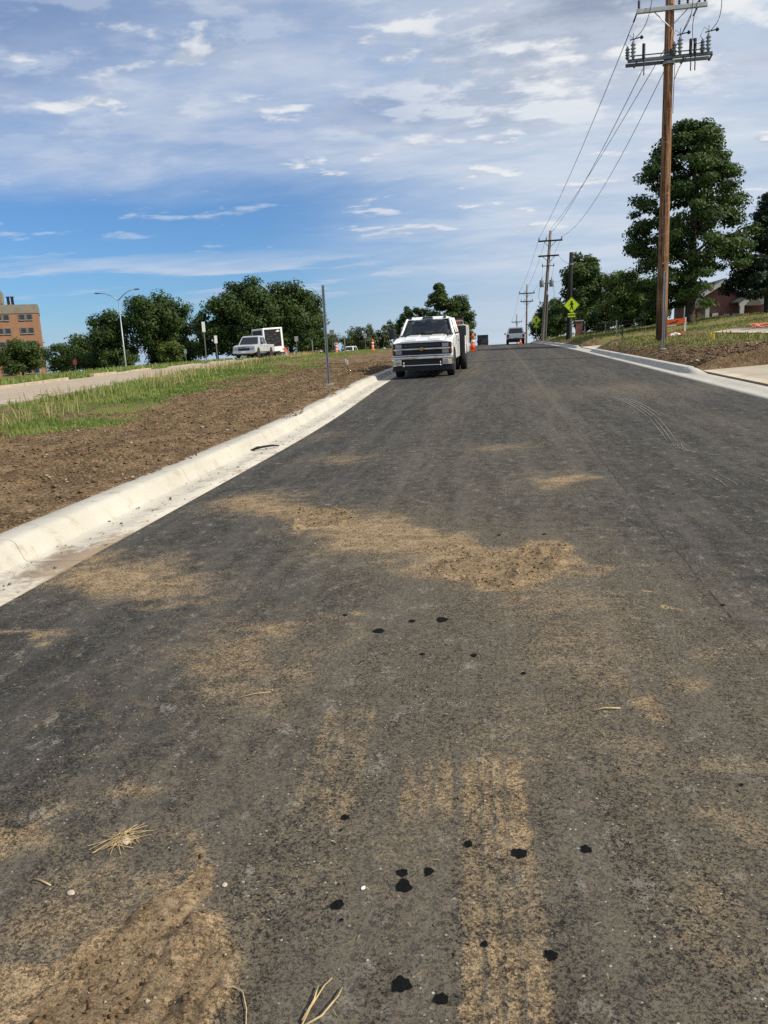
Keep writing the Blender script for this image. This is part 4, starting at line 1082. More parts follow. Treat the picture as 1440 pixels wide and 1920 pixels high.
A4 = lambda xx: (5.45 + xx, 210, 7.3)
wire('left wire between the last two far poles', A3(-1.2, 10.4), A4(-1.2), .6)
wire('right wire between the last two far poles', A3(1.4, 10.4), A4(1.2), .6)
wire('short service wire from the grey pole arm down to the dark pole', (P2[0] + lx(9.8) + 1.15, 97.8, z2 + 9.85), (6.34, 69.1, gT(6.12, 69) + 6.25), .25)
wire('slack service wire from the dark pole to the transformer can', (P2[0] + lx(6.6) + .8, 97.9, z2 + 6.9), (6.34, 69.1, gT(6.12, 69) + 6.0), .5, .013)

# ------------------------------------------------------------------ signs and posts
def text_mesh(name, s, size, mat, parent, loc, rot=(R(90), 0, 0), ext=.004):
    cu = bpy.data.curves.new(name + '_curve', 'FONT'); cu.body = s; cu.size = size; cu.extrude = ext; cu.align_x = 'CENTER'; cu.align_y = 'CENTER'
    cu.offset = size * .02
    tmp = bpy.data.objects.new('tmp', cu); COL.objects.link(tmp)
    bpy.context.view_layer.update()
    me = bpy.data.meshes.new_from_object(tmp.evaluated_get(bpy.context.evaluated_depsgraph_get()))
    bpy.data.objects.remove(tmp); bpy.data.curves.remove(cu)
    me.materials.clear(); me.materials.append(mat)
    o = bpy.data.objects.new(name, me); COL.objects.link(o); o.parent = parent; o.location = loc; o.rotation_euler = rot
    return o
def stroke(mb, a, b_, wd, y0=-.016, y1=-.006):
    a, b_ = np.array(a), np.array(b_); d = (b_ - a) / np.linalg.norm(b_ - a); n_ = np.array([-d[1], d[0]]) * wd / 2
    poly = [tuple(a + n_ - d * wd * .2), tuple(a - n_ - d * wd * .2), tuple(b_ - n_ * .85 + d * wd * .2), tuple(b_ + n_ * .85 + d * wd * .2)]
    return mb.prism(poly, 'y', y0, y1)
def rdiamond(s, rr=.05):
    h_ = s / math.sqrt(2); pts = []
    for k_ in range(4):
        a = k_ * math.pi / 2
        for da in (-.07, 0, .07):
            pts.append((h_ * (1 - abs(da) * .55) * math.cos(a + da), h_ * (1 - abs(da) * .55) * math.sin(a + da)))
    return pts
def u_channel(h, w_=.055, base=-.3):
    pf = [(-w_ * .9, -.012), (-w_ * .5, -.012), (-w_ * .45, .022), (w_ * .45, .022), (w_ * .5, -.012), (w_ * .9, -.012), (w_ * .9, -.004), (w_ * .6, -.004), (w_ * .55, .032), (-w_ * .55, .032), (-w_ * .6, -.004), (-w_ * .9, -.004)]
    return MB().prism(pf, 'z', base, h)
def walker(mb, s=1.0):
    c = [(math.cos(t) * .075 * s + .0, .29 * s + math.sin(t) * .075 * s) for t in np.linspace(0, 6.283, 13)[:-1]]
    mb.prism(c, 'y', -.016, -.006)
    for a, b_, wd in [((.01, .18), (.015, -.02), .155), ((.0, -.04), (-.03, -.20), .095), ((-.03, -.20), (-.13, -.37), .075), ((.03, -.04), (.085, -.20), .095), ((.085, -.20), (.13, -.38), .075),
                      ((-.05, .17), (-.14, .03), .060), ((-.14, .03), (-.20, -.02), .050), ((.07, .17), (.13, .04), .060), ((.13, .04), (.18, .10), .050)]:
        stroke(mb, (a[0] * s, a[1] * s), (b_[0] * s, b_[1] * s), wd * s)
    return mb
def ped_sign(label, x, y, zc, plaque, zp, hs=.0):
    z0 = gT(x, y)
    o = thing('crossing_sign', label, 'road sign', (x, y, z0), group='yellow pedestrian crossing signs')
    u_channel(zc - z0 + .45).build('post', M_galv, o).location = (0, .03, 0)
    pl = MB().prism(rdiamond(.90), 'y', -.006, .003).build('plate', M_yellow, o); pl.location = (0, 0, zc - z0)
    d1 = rdiamond(.86); d2 = rdiamond(.82); n_ = len(d1); mb = MB()
    mb.add([(u, -.0085, v) for u, v in d1] + [(u, -.0085, v) for u, v in d2], [(i, (i + 1) % n_, n_ + (i + 1) % n_, n_ + i) for i in range(n_)])
    mb.build('border_line', M_inkb, pl)
    walker(MB(), .98).build('walking_figure', M_inkb, pl)
    if plaque == 'AHEAD':
        q_ = MB().prism([(-.31, -.155), (.31, -.155), (.31, .155), (-.31, .155)], 'y', -.006, .003).build('plaque', M_yellow, o); q_.location = (0, 0, zp - z0)
        text_mesh('lettering', 'AHEAD', .20, M_inkb, q_, (0, -.010, 0))
    else:
        q_ = MB().prism([(-.31, -.155), (.31, -.155), (.31, .155), (-.31, .155)], 'y', -.006, .003).build('plaque', M_yellow, o); q_.location = (0, 0, zp - z0)
        mb = MB(); stroke(mb, (.16, .09), (-.07, -.05), .055); mb.prism([(-.19, -.115), (-.02, -.11), (-.11, .03)], 'y', -.016, -.006)
        mb.build('arrow', M_inkb, q_)
    return o
ped_sign('yellow diamond walking-person sign with AHEAD plaque, the nearer one', 6.2, 67, 4.28, 'AHEAD', 3.48)
ped_sign('yellow diamond walking-person sign with arrow plaque, the farther one', 5.56, 112, 4.42, 'ARROW', 3.62)

o = thing('metal_post', 'bare galvanised sign post leaning slightly in the brown verge', 'post', (-4.60, 21.1, gT(-4.6, 21.1)))
u_channel(2.68, .042).build('channel', M_galv, o)
MB().box((.02, -.03, .02), (.22, .16, .06), .3).build('foot_collar', M_galv, o, bevel=.01)
o = thing('metal_post', 'thin bare metal sign post standing in front of the brown utility pole', 'post', (6.16, 30.5, gT(6.16, 30.5)))
u_channel(2.82, .05).build('channel', M_galv, o)
MB().box((0, 0, .02), (.2, .18, .06), .2).build('foot_collar', M_galv, o, bevel=.01)

def small_sign(name, label, x, y, w_, h_, zc, mat, octo=False, rz=0, post_mat=None, facing=-1):
    z0 = gT(x, y); o = thing(name, label, 'road sign', (x, y, z0), rz)
    u_channel(zc - z0 + h_ * .4, .04).build('post', post_mat or M_galv, o).location = (0, .03, 0)
    pl = [(math.cos(t) * w_ / 2 * 1.08, math.sin(t) * w_ / 2 * 1.08) for t in np.linspace(0, 6.283, 9)[:-1] + .3927] if octo else [(-w_ / 2, -h_ / 2), (w_ / 2, -h_ / 2), (w_ / 2, h_ / 2), (-w_ / 2, h_ / 2)]
    MB().prism(pl, 'y', -.006, .003).build('plate', mat, o).location = (0, 0, zc - z0)
    return o
small_sign('delineator_sign', 'tall narrow white sign on a post left of the silver pickup', -23.7, 62, .26, .82, 3.95, M_signwhite, rz=.2)
small_sign('delineator_sign', 'shorter narrow white sign on a post next to the silver pickup bumper', -22.75, 62, .24, .62, 2.9, M_signwhite, rz=.2)
small_sign('road_sign', 'small grey sign back standing right of the white trailer', -23.7, 92, .45, .60, 3.2, M_signback)
small_sign('stop_sign', 'faded red octagonal sign beside the bare metal post', -22.3, 100, .78, .78, 2.85, M_maroon, octo=True)
small_sign('road_sign', 'square grey sign back just right of the bare metal post top', -21.1, 100.5, .60, .66, 3.95, M_signback)
small_sign('road_sign', 'small pale sign in the gap midway to the work truck', -17.5, 105, .40, .52, 3.35, M_signback)
small_sign('road_sign', 'tiny pale sign against the dark trees right of the street lamp', -34.5, 84, .32, .5, 2.3, M_signback)
small_sign('road_sign', 'small pink-red sign at the foot of the trees near the brick block', -52.5, 92, .5, .6, 1.75, M_maroon)
for x_, y_, h_, lb in [(-21.3, 90, 1.6, 'short bare metal post left of the faded red sign'), (-18.4, 95, 1.9, 'short bare metal post right of the faded red sign')]:
    o = thing('metal_post', lb, 'post', (x_, y_, gT(x_, y_))); u_channel(h_, .07).build('channel', M_signback, o)
    MB().box((0, 0, .03), (.2, .18, .08)).build('foot_collar', M_galv, o)

def street_lamp(label, x, y, h, arms, r_=.10):
    o = thing('street_lamp', label, 'street lamp', (x, y, gT(x, y)))
    MB().tube([(0, 0, -.2), (0, 0, 0), (0, 0, h)], [r_, r_, r_ * .6], 12).build('pole', M_galv, o, True)
    MB().lathe([(r_ * 2, 0), (r_ * 2, .12), (r_ * 1.2, .3), (r_, .34)], (0, 0, 0), 12).build('base', M_galv, o)
    for dx, dz in arms:
        s = 1 if dx > 0 else -1
        pts = [(0, 0, h - .15), (dx * .3, 0, h + dz * .55), (dx * .55, 0, h + dz * .92), (dx * .78, 0, h + dz)]
        MB().tube(pts, [.06, .05, .045, .04], 8).build('arm', M_galv, o, True)
        hd = MB().loft([[(dx * a, -.16 * b_, h + dz + c), (dx * a, .16 * b_, h + dz + c), (dx * a, .16 * b_, h + dz + c + .13 * b_), (dx * a, -.16 * b_, h + dz + c + .13 * b_)] for a, b_, c in ((.76, .6, -.04), (.82, 1, -.05), (.96, 1, -.04), (1.0, .6, -.02))])
        hd.build('lamp_head', M_grey, o)
    return o
street_lamp('tall grey street lamp with two curved arms left of the round tree', -43.75, 88, 8.0, [(-2.85, .75), (2.75, .95)])
street_lamp('single-arm street lamp in front of the brick block', -79.8, 128, 5.2, [(1.6, .65)], .09)

# ------------------------------------------------------------------ brick block
bx_, by_ = -123.0, 200.0; bz = -2.6
bb = thing('brick_building', 'tan brick multi-storey block with concrete parapet at the left edge', 'building', (bx_, by_, bz), R(30.5))
BW, BD, BH = 46.0, 16.0, 18.3
MB().span((-BW, 0, -3), (0, BD, BH)).build('wall', M_brick, bb)
MB().span((-BW - .15, -.15, BH), (.15, BD + .15, BH + 2.3)).build('parapet', M_concb, bb)
MB().span((-BW, 3, BH + 2.3), (-8.6, BD - 2, BH + 6.3)).build('rooftop_storey', M_concb, bb)
for xx in (-7.3, -6.3):
    v_ = MB().span((xx, 1, BH + 2.3), (xx + .7, 1.8, BH + 4.3)).build('roof_vent', M_black, bb)
    MB().span((xx - .1, .9, BH + 4.3), (xx + .8, 1.9, BH + 4.5)).build('vent_cap', M_dark, v_)
for row in range(6):
    zt = BH - .25 - row * 3.55
    for xx in (-1.5, -7.2, -14.0, -19.7):
        wd = MB().span((xx - 3.5, -.12, zt - 1.75), (xx, .05, zt)).build('window', M_winfr, bb)
        for s in (0, 1):
            a = xx - 3.5 + s * 1.85
            MB().span((a + .3, -.15, zt - 1.45), (a + 1.45, -.125, zt - .12)).build('pane', M_glass, wd)
            MB().span((a + .12, -.32, zt - 1.62), (a + 1.60, -.125, zt - 1.47)).build('sill', M_signback, wd)

# ------------------------------------------------------------------ house on the right
hs = thing('brick_house', 'red brick house with white gable trim and portico among the trees', 'house', (19.9, 74, gT(18.5, 72) - .05))
Hh = 1.75; ap = 3.25
MB().prism([(-2.6, -.5), (9, -.5), (9, Hh), (2.6, Hh), (0, ap - .18), (-2.6, Hh)], 'y', 0, 7).build('wall', M_brick2, hs)
rf = MB()
for s in (-1, 1):
    rf.prism([(0, ap), (s * 3.0, Hh - .25), (s * 3.0, Hh - .10), (0, ap + .16)], 'y', -.5, 7.2)
rf.prism([(2.7, Hh + .0), (9.4, Hh + .0), (9.4, Hh + .2), (2.7, Hh + .2)], 'y', -.4, 7)
roof = rf.build('roof', M_shingle, hs)
for s in (-1, 1):
    MB().prism([(0, ap - .30), (s * 3.0, Hh - .55), (s * 3.0, Hh - .16), (0, ap + .10)], 'y', -.58, -.505).build('rake_board', M_trim, roof)
MB().lathe([(.02, 0), (.22, .01), (.22, .05), (.02, .06)], (-.55, -.06, .65), 10, 'y').build('wall_vent', M_winfr, hs)
def portico(px, w_):
    g_ = MB().prism([(-w_ / 2 - .25, .95), (w_ / 2 + .25, .95), (w_ / 2 + .25, 1.2), (0, 1.95), (-w_ / 2 - .25, 1.2)], 'y', -2.5, -2.38)
    po = g_.build('portico_gable', M_trim, hs); po.location = (px, 0, 0)
    MB().prism([(-w_ / 2 - .35, 1.18), (0, 1.98), (w_ / 2 + .35, 1.18), (w_ / 2 + .35, 1.30), (0, 2.10), (-w_ / 2 - .35, 1.30)], 'y', -2.6, 0.02).build('portico_roof', M_shingle, po)
    MB().prism([(-.55, .90), (.55, .90), (.55, 1.15), (.28, 1.42), (-.28, 1.42), (-.55, 1.15)], 'y', -2.53, -2.505).build('arch_opening', M_winfr, po)
    for s in (-1, 1):
        MB().span((s * w_ / 2 - .16, -2.5, -.3), (s * w_ / 2 + .16, -2.2, .95)).build('column', M_trim, po)
    MB().span((-w_ / 2 - .1, -2.55, -.4), (w_ / 2 + .1, -.02, -.02)).build('porch_floor', M_drive, po)
portico(-2.75, 1.75); portico(1.9, 1.9)
for xx in (-.95, .0, .75):
    MB().span((xx, -.5, -.2), (xx + .5, -.12, .38 + .1 * (xx < 0))).build('planter_wall', M_trim, hs)
d_ = MB().span((-2.1, -.03, 0), (-1.3, -.003, 1.0)).build('door', M_winfr, hs)
MB().tube([(-1.42, -.06, .5), (-1.42, -.03, .5)], .03, 6).build('handle', M_chrome, d_)
bp = thing('brick_pier', 'small red brick pier with pale side post in front of the dark hedge', 'pier', (8.05, 79, gT(8.05, 79)))
MB().span((-.35, -.35, -.3), (.3, .3, 1.35)).build('pier_body', M_brick2, bp)
MB().span((-.42, -.42, 1.35), (.37, .37, 1.45)).build('cap_stone', M_kerb, bp)
MB().span((.42, -.3, -.3), (.55, -.17, 1.3)).build('side_post', M_trim, bp)
mbx = thing('utility_box', 'small white utility box at the foot of the crossing sign', 'utility box', (6.55, 70.5, gT(6.55, 70.5)))
MB().span((-.22, -.2, -.1), (.22, .2, .42)).build('cabinet', M_whitep, mbx, bevel=.04)
MB().span((-.26, -.24, .42), (.26, .24, .48)).build('lid', M_signwhite, mbx, bevel=.02)
GFP = 'fence posts on the lawn'
for x_, y_, h_, mt_, lb in [(8.0, 60, 1.0, M_fencew, 'leftmost weathered fence post on the lawn below the light green tree'), (8.5, 58, 1.02, M_trim, 'pale middle fence post on the lawn'), (7.98, 52, 1.05, M_darkpole, 'darkest and nearest thin fence post on the lawn'), (10.4, 62, .9, M_fencew, 'right-hand fence post partly hidden by the brown utility pole')]:
    MB().tube([(0, 0, -.2), (0, 0, h_ - .04), (0, 0, h_)], [.05, .05, .02], 7).build('fence_post', mt_, None, loc=(x_, y_, gT(x_, y_)))
    tag(bpy.context.scene.objects[-1] if False else COL.objects[-1], lb, 'fence post', GFP)
o = thing('wire_fence', 'low dark wire fence in front of the hedge', 'fence', (6.9, 66, gT(7.9, 66)))
for i_ in range(5):
    MB().tube([(1.2 + i_ * 1.0, i_ * .3, -.2), (1.2 + i_ * 1.0, i_ * .3, .95 + .07 * i_)], .035, 6).build('post', M_darkpole, o)
for z_ in (.35, .62, .9):
    MB().tube([(1.2, 0, z_), (5.2, 1.2, z_ + .28)], .018, 5).build('rail', M_darkpole, o)

# barricade, litter and marker flags on the right bank
bar = thing('barricade', 'orange barricade with black emblem and white upright beside the brown pole', 'barricade', (8.45, 40, gT(8.6, 40)), R(-6))
for z_, h_ in ((.50, .26), (-.06, .22)):
    bd = MB().prism([(-.62, z_), (.60, z_ + .07), (.60, z_ + h_ + .07), (-.62, z_ + h_)], 'y', -.02, .02).build('board', M_orange, bar)
    if z_ > .3:
        MB().prism([(-.10, .62), (.02, .665), (.14, .66), (.25, .735), (.33, .73), (.27, .69), (.20, .64), (.26, .615), (.12, .625), (.0, .60), (-.08, .585), (-.14, .60)], 'y', -.028, -.022).build('emblem', M_inkb, bd)
        MB().prism([(-.45, .445), (.22, .49), (.22, .535), (-.45, .485)], 'y', -.024, -.004).build('white_strip', M_whitep, bd)
for s, mt_ in ((-.60, M_whitep), (.62, M_whitep)):
    MB().span((s - .045, .022, -.12), (s + .045, .07, .86)).build('upright', mt_, bar)
MB().box((.0, .3, -.06), (1.3, .06, .05)).build('foot', M_whitep, bar)
def crumple(name, label, cat, x, y, sx_, sy_, h_, mat, seed):
    rg = np.random.default_rng(seed); V = []; n = 9
    for i in range(n):
        for j in range(n):
            u, v = i / (n - 1) * 2 - 1, j / (n - 1) * 2 - 1; f = max(0, 1 - u * u) * max(0, 1 - v * v)
            V.append((u * sx_ + rg.normal() * .03, v * sy_ + rg.normal() * .03, h_ * f ** .6 * rg.uniform(.5, 1.1) - .02))
    F = [(i * n + j, i * n + j + 1, (i + 1) * n + j + 1, (i + 1) * n + j) for i in range(n - 1) for j in range(n - 1)]
    F.append(tuple([i for i in range(n)] + [i * n + n - 1 for i in range(1, n)] + [(n - 1) * n + j for j in range(n - 2, -1, -1)] + [i * n for i in range(n - 2, 0, -1)]))
    o = MB().add(V, F).build(name, mat, None, True, loc=(x, y, gT(x, y)))
    return tag(o, label, cat)
crumple('plastic_bag', 'crumpled white bag lying under the orange barricade', 'bag', 8.45, 39.3, .35, .2, .22, M_whitep, 3)
crumple('soil_heap', 'dark low soil heap beside the orange barricade', 'soil heap', 8.85, 37.0, .75, .5, .22, M_clod, 4)
n_ = 14
net = thing('safety_fence', 'collapsed orange safety netting lying in the grass at the right edge', 'safety fence', (10.75, 33.6, gT(10.75, 33.6) + .05), R(4)); net.scale = (.7, .7, .7)
for i_ in range(n_):
    x_ = -.85 + i_ * .19
    MB().tube([(x_ + .02 * math.sin(i_), -.35, -.04), (x_ - .06, -.05, .12 + .04 * math.sin(i_ * 1.7)), (x_ + .1, .4, .10 + .04 * math.cos(i_ * 2.1))], .035, 5).build('net_strand', M_salmon, net)
for k_, (yy_, zz_) in enumerate([(-.33, .0), (-.2, .1), (-.05, .12), (.1, .12), (.25, .11), (.4, .10)]):
    MB().tube([(-.85 + i_ * .19, yy_, zz_ + .05 * math.sin(i_ * 1.7 + k_)) for i_ in range(n_)], .032, 5).build('net_band', M_salmon, net)
for lb, mt_, x_, y_, h_, w_ in [('small yellow marker flag in the dry grass right of the brown pole', M_flagy, 7.75, 30.2, .26, .14), ('small white marker flag in the brown verge before the work truck', M_flagw, -6.65, 34.2, .26, .13)]:
    o = thing('marker_flag', lb, 'marker flag', (x_, y_, gT(x_, y_)))
    MB().tube([(0, 0, -.1), (.01, 0, h_ + .06)], .006, 5).build('wire_stem', M_galv, o)
    V = []
    for i in range(5):
        for j in range(3): V.append((.005 + i / 4 * w_, .02 * math.sin(i * 1.4), h_ - .14 + j * .1 - .02 * i))
    F = [(i * 3 + j, i * 3 + j + 1, (i + 1) * 3 + j + 1, (i + 1) * 3 + j) for i in range(4) for j in range(2)]
    MB().add(V + [(a, b_ + .004, c) for a, b_, c in V], F + [tuple(q_ + 15 for q_ in f[::-1]) for f in F]).build('flag', mt_, o)

# cones and drums
def cone(label, x, y, h, r_=.17, base=.24):
    o = thing('traffic_cone', label, 'traffic cone', (x, y, gT(x, y) if x < -4 else float(road_z(x, y))), group='orange traffic cones')
    MB().box((0, 0, .04), (base * 2, base * 2, .08)).build('base', M_orange, o, bevel=.02)
    pr = lambda t: r_ * (1 - .68 * t)
    prev = 0
    MB().lathe([(pr(t), .08 + (h - .08) * t) for t in (0, .42)], n=16).build('lower_body', M_orange, o, True)
    MB().lathe([(pr(t) * 1.02, .08 + (h - .08) * t) for t in (.42, .60)], n=16).build('reflective_band', M_whitep, o, True)
    MB().lathe([(pr(t), .08 + (h - .08) * t) for t in (.60, .68)], n=16).build('middle_body', M_orange, o, True)
    MB().lathe([(pr(t), .08 + (h - .08) * t) for t in (.68, 1.0)] + [(.01, h)], n=16).build('upper_body', M_orange, o, True)
cone('tall orange and white cone standing behind the work truck', -1.72, 59, 1.30, .20, .30)
cone('small orange cone by the bumper of the white vehicle on the crest', 2.55, 84.5, .55, .15, .2)
def drum(label, x, y, h=1.0):
    o = thing('channelizer_post', label, 'channelizer', (x, y, gT(x, y)), group='orange channelizers beyond the grass')
    MB().lathe([(.24, 0), (.25, .06), (.12, .09), (.12, h * .3)], n=14).build('lower_body', M_orange, o, True)
    MB().lathe([(.118, h * .3), (.115, h * .45)], n=14).build('reflective_band', M_whitep, o, True)
    MB().lathe([(.112, h * .45), (.11, h * .62)], n=14).build('middle_body', M_orange, o, True)
    MB().lathe([(.108, h * .62), (.105, h * .75)], n=14).build('reflective_band', M_whitep, o, True)
    MB().lathe([(.10, h * .75), (.09, h * .95), (.05, h)], n=14).build('upper_body', M_orange, o, True)
drum('thin orange channelizer left of the pale dry grass beside the work truck', -11.8, 75, 1.05)
drum('lone orange channelizer near the faded red sign', -16.4, 80, 1.0)

# ------------------------------------------------------------------ vehicles
def wheel(parent, x, y, r_, w_, side, rim=M_rim, duals=False):
    xo = x if not duals else x
    t = MB().lathe([(r_ * .62, -w_ / 2), (r_ * .93, -w_ / 2), (r_, -w_ * .36), (r_, w_ * .36), (r_ * .93, w_ / 2), (r_ * .62, w_ / 2)], (0, 0, 0), 22, 'x').build('wheel', M_tyre, parent, True)
    t.location = (x, y, r_)
    s = side
    MB().lathe([(r_ * .63, s * w_ * .40), (r_ * .60, s * w_ * .46), (r_ * .45, s * w_ * .28), (r_ * .22, s * w_ * .36), (r_ * .02, s * w_ * .52)], (0, 0, 0), 18, 'x').build('rim', rim, t, True)
    for k_ in range(8):
        a = k_ * math.pi / 4
        MB().box((s * w_ * .37, math.cos(a) * r_ * .46, math.sin(a) * r_ * .46), (.02, .05, .05)).build('rim_hole', M_black, t)
    return t
def arch_pts(cy, cz, r_, a0=172, a1=8, n=11):
    return [(cy + r_ * math.cos(R(a)), cz + r_ * math.sin(R(a))) for a in np.linspace(a0, a1, n)]
def face_curve(mb, P, u0, u1, v0, v1, off, bulge, n=9):
    P = [Vector(p_) for p_ in P]
    def at(u, v): return (P[0] * (1 - u) + P[1] * u) * (1 - v) + (P[3] * (1 - u) + P[2] * u) * v
    n_ = (P[1] - P[0]).cross(P[3] - P[0]).normalized(); V = []
    for i in range(n):
        for j in range(n):
            a, c = i / (n - 1), j / (n - 1)
            V.append(at(u0 + (u1 - u0) * a, v0 + (v1 - v0) * c) + n_ * (off + bulge * (1 - (2 * a - 1) ** 2) * (.6 + .4 * (1 - (2 * c - 1) ** 2))))
    F = [(i * n + j, (i + 1) * n + j, (i + 1) * n + j + 1, i * n + j + 1) for i in range(n - 1) for j in range(n - 1)]
    m = len(V); ring = [i * n for i in range(n)] + [(n - 1) * n + j for j in range(1, n)] + [i * n + n - 1 for i in range(n - 2, -1, -1)] + [j for j in range(n - 2, 0, -1)]
    V = V + [V[q_] - n_ * (off + .012) for q_ in ring]
    F += [(ring[q_], m + q_, m + (q_ + 1) % len(ring), ring[(q_ + 1) % len(ring)]) for q_ in range(len(ring))]
    return mb.add(V, F)
def face_quad(mb, P, u0, u1, v0, v1, off):
    """inset quad on a bilinear face P=[bl,br,tr,tl], pushed out along its normal"""
    P = [Vector(p_) for p_ in P]
    def at(u, v): return (P[0] * (1 - u) + P[1] * u) * (1 - v) + (P[3] * (1 - u) + P[2] * u) * v
    n_ = (P[1] - P[0]).cross(P[3] - P[0]).normalized()
    q_ = [at(u0, v0), at(u1, v0), at(u1, v1), at(u0, v1)]
    mb.add([p_ + n_ * off for p_ in q_] + [p_ - n_ * .01 for p_ in q_], [(0, 1, 2, 3), (7, 6, 5, 4), (0, 4, 5, 1), (1, 5, 6, 2), (2, 6, 7, 3), (3, 7, 4, 0)])
    return mb

tk = thing('work_truck', 'white heavy-duty work truck with utility bed parked at the left kerb, facing us', 'truck', (-2.37, 26.35, float(zr(26.6)) + .0), R(-1.0))
tk.rotation_euler = (R(.95), 0, R(-1.0))
shell = [(-.90, .60), (-.94, .80), (-.92, 1.04), (-.84, 1.17), (-.30, 1.26), (.78, 1.33), (2.75, 1.33), (2.75, .50), (.60, .50)] + arch_pts(0, .42, .50, 14, 166)[0:11] + [(-.60, .52)]
for s in (-1, 1):
    o = MB().prism(shell, 'x', s * .70, s * .985).build('side_body', M_white, tk, bevel=.075); o.modifiers[0].segments = 4
core = [(-.86, .55), (-.90, 1.06), (-.80, 1.19), (-.30, 1.285), (.78, 1.355), (2.70, 1.33), (2.70, .45), (-.86, .45)]
MB().prism(core, 'x', -.702, .702).build('engine_body', M_white, tk, bevel=.05)
hood = MB()
for s in (-1, 1):
    hood.prism([(-.72, 1.215), (-.30, 1.292), (.72, 1.358), (.72, 1.372), (-.30, 1.314), (-.72, 1.232)], 'x', s * .20, s * .58)
hood.build('hood_bulge', M_white, tk, bevel=.008)
B = [(-.94, .74, 1.31), (.94, .74, 1.31), (.94, 2.74, 1.31), (-.94, 2.74, 1.31)]
Tt = [(-.76, 1.40, 1.90), (.76, 1.40, 1.90), (.78, 2.62, 1.90), (-.78, 2.62, 1.90)]
Rr = [(-.62, 1.52, 1.975), (.62, 1.52, 1.975), (.64, 2.52, 1.975), (-.64, 2.52, 1.975)]
Tl = [(x_, y_, z_ - .045) for x_, y_, z_ in Tt]
cab = MB().loft([Tl, Tt, Rr]).build('roof', M_white, tk, bevel=.035); cab.modifiers[0].segments = 3
def lerp3(a, b_, t): return tuple(a[q_] * (1 - t) + b_[q_] * t for q_ in range(3))
for c_ in range(4):
    wd_ = .045 if c_ < 2 else .075
    ins = lambda p_: (p_[0] * .975, p_[1] + (.03 if c_ < 2 else -.04), p_[2])
    MB().tube([ins(B[c_]), ins(Tt[c_])], [wd_ * 1.15, wd_], 8).build('pillar', M_white, tk, True)
for a_, b_ in ((0, 3), (1, 2)):
    p0, p1 = lerp3(B[a_], B[b_], .585), lerp3(Tt[a_], Tt[b_], .585)
    MB().tube([(p0[0] * .975, p0[1], p0[2]), (p1[0] * .975, p1[1], p1[2])], .045, 8).build('pillar', M_white, tk, True)
MB().span((-.90, 2.66, 1.30), (.90, 2.74, 1.50)).build('cab_back', M_white, tk)
face_quad(MB(), [B[2], B[3], Tt[3], Tt[2]], .10, .90, .30, .90, .004).build('rear_window', M_clear, tk)
MB().prism([(.80, 1.33), (1.30, 1.33), (1.26, 1.40), (.86, 1.385)], 'x', -.84, .84).build('dashboard', M_dark, tk, bevel=.02)
sw = [(.38 + .18 * math.cos(t), 1.36 - .05 * math.sin(t), 1.42 + .17 * math.sin(t)) for t in np.linspace(0, 6.2832, 21)]
MB().tube(sw, .017, 6).build('steering_wheel', M_black, tk, True)
for sx0 in (-.42, .40):
    st_ = MB().prism([(1.74, 1.30), (1.90, 1.30), (2.02, 1.68), (1.92, 1.69)], 'x', sx0 - .24, sx0 + .24).build('seat_back', M_seat, tk, bevel=.04)
    MB().box((sx0, 1.99, 1.76), (.26, .10, .15)).build('headrest', M_seat, st_, bevel=.03)
MB().box((.0, 1.36, 1.80), (.22, .04, .07)).build('rear_view_mirror', M_black, tk, bevel=.01)
MB().prism([(.66, 1.335), (.80, 1.335), (.84, 1.375), (.80, 1.38)], 'x', -.90, .90).build('cowl', M_black, tk)
for s in (-1, 1):
    MB().tube([(s * .3 - .25, .70, 1.395), (s * .3 + .22, .80, 1.45)], .012, 5).build('wiper', M_black, tk)
WS = [B[0], B[1], Tt[1], Tt[0]]
def on_ws(u, v): return lerp3(lerp3(WS[0], WS[1], u), lerp3(WS[3], WS[2], u), v)
rim_ = [on_ws(u, v) for u, v in ((.05, .08), (.5, .08), (.95, .08), (.95, .5), (.95, .94), (.5, .94), (.05, .94), (.05, .5), (.05, .08))]
MB().tube(rim_, .022, 6).build('windscreen_seal', M_black, tk)
face_curve(MB(), WS, .05, .95, .08, .94, .008, .05).build('windscreen', M_clear, tk, True)
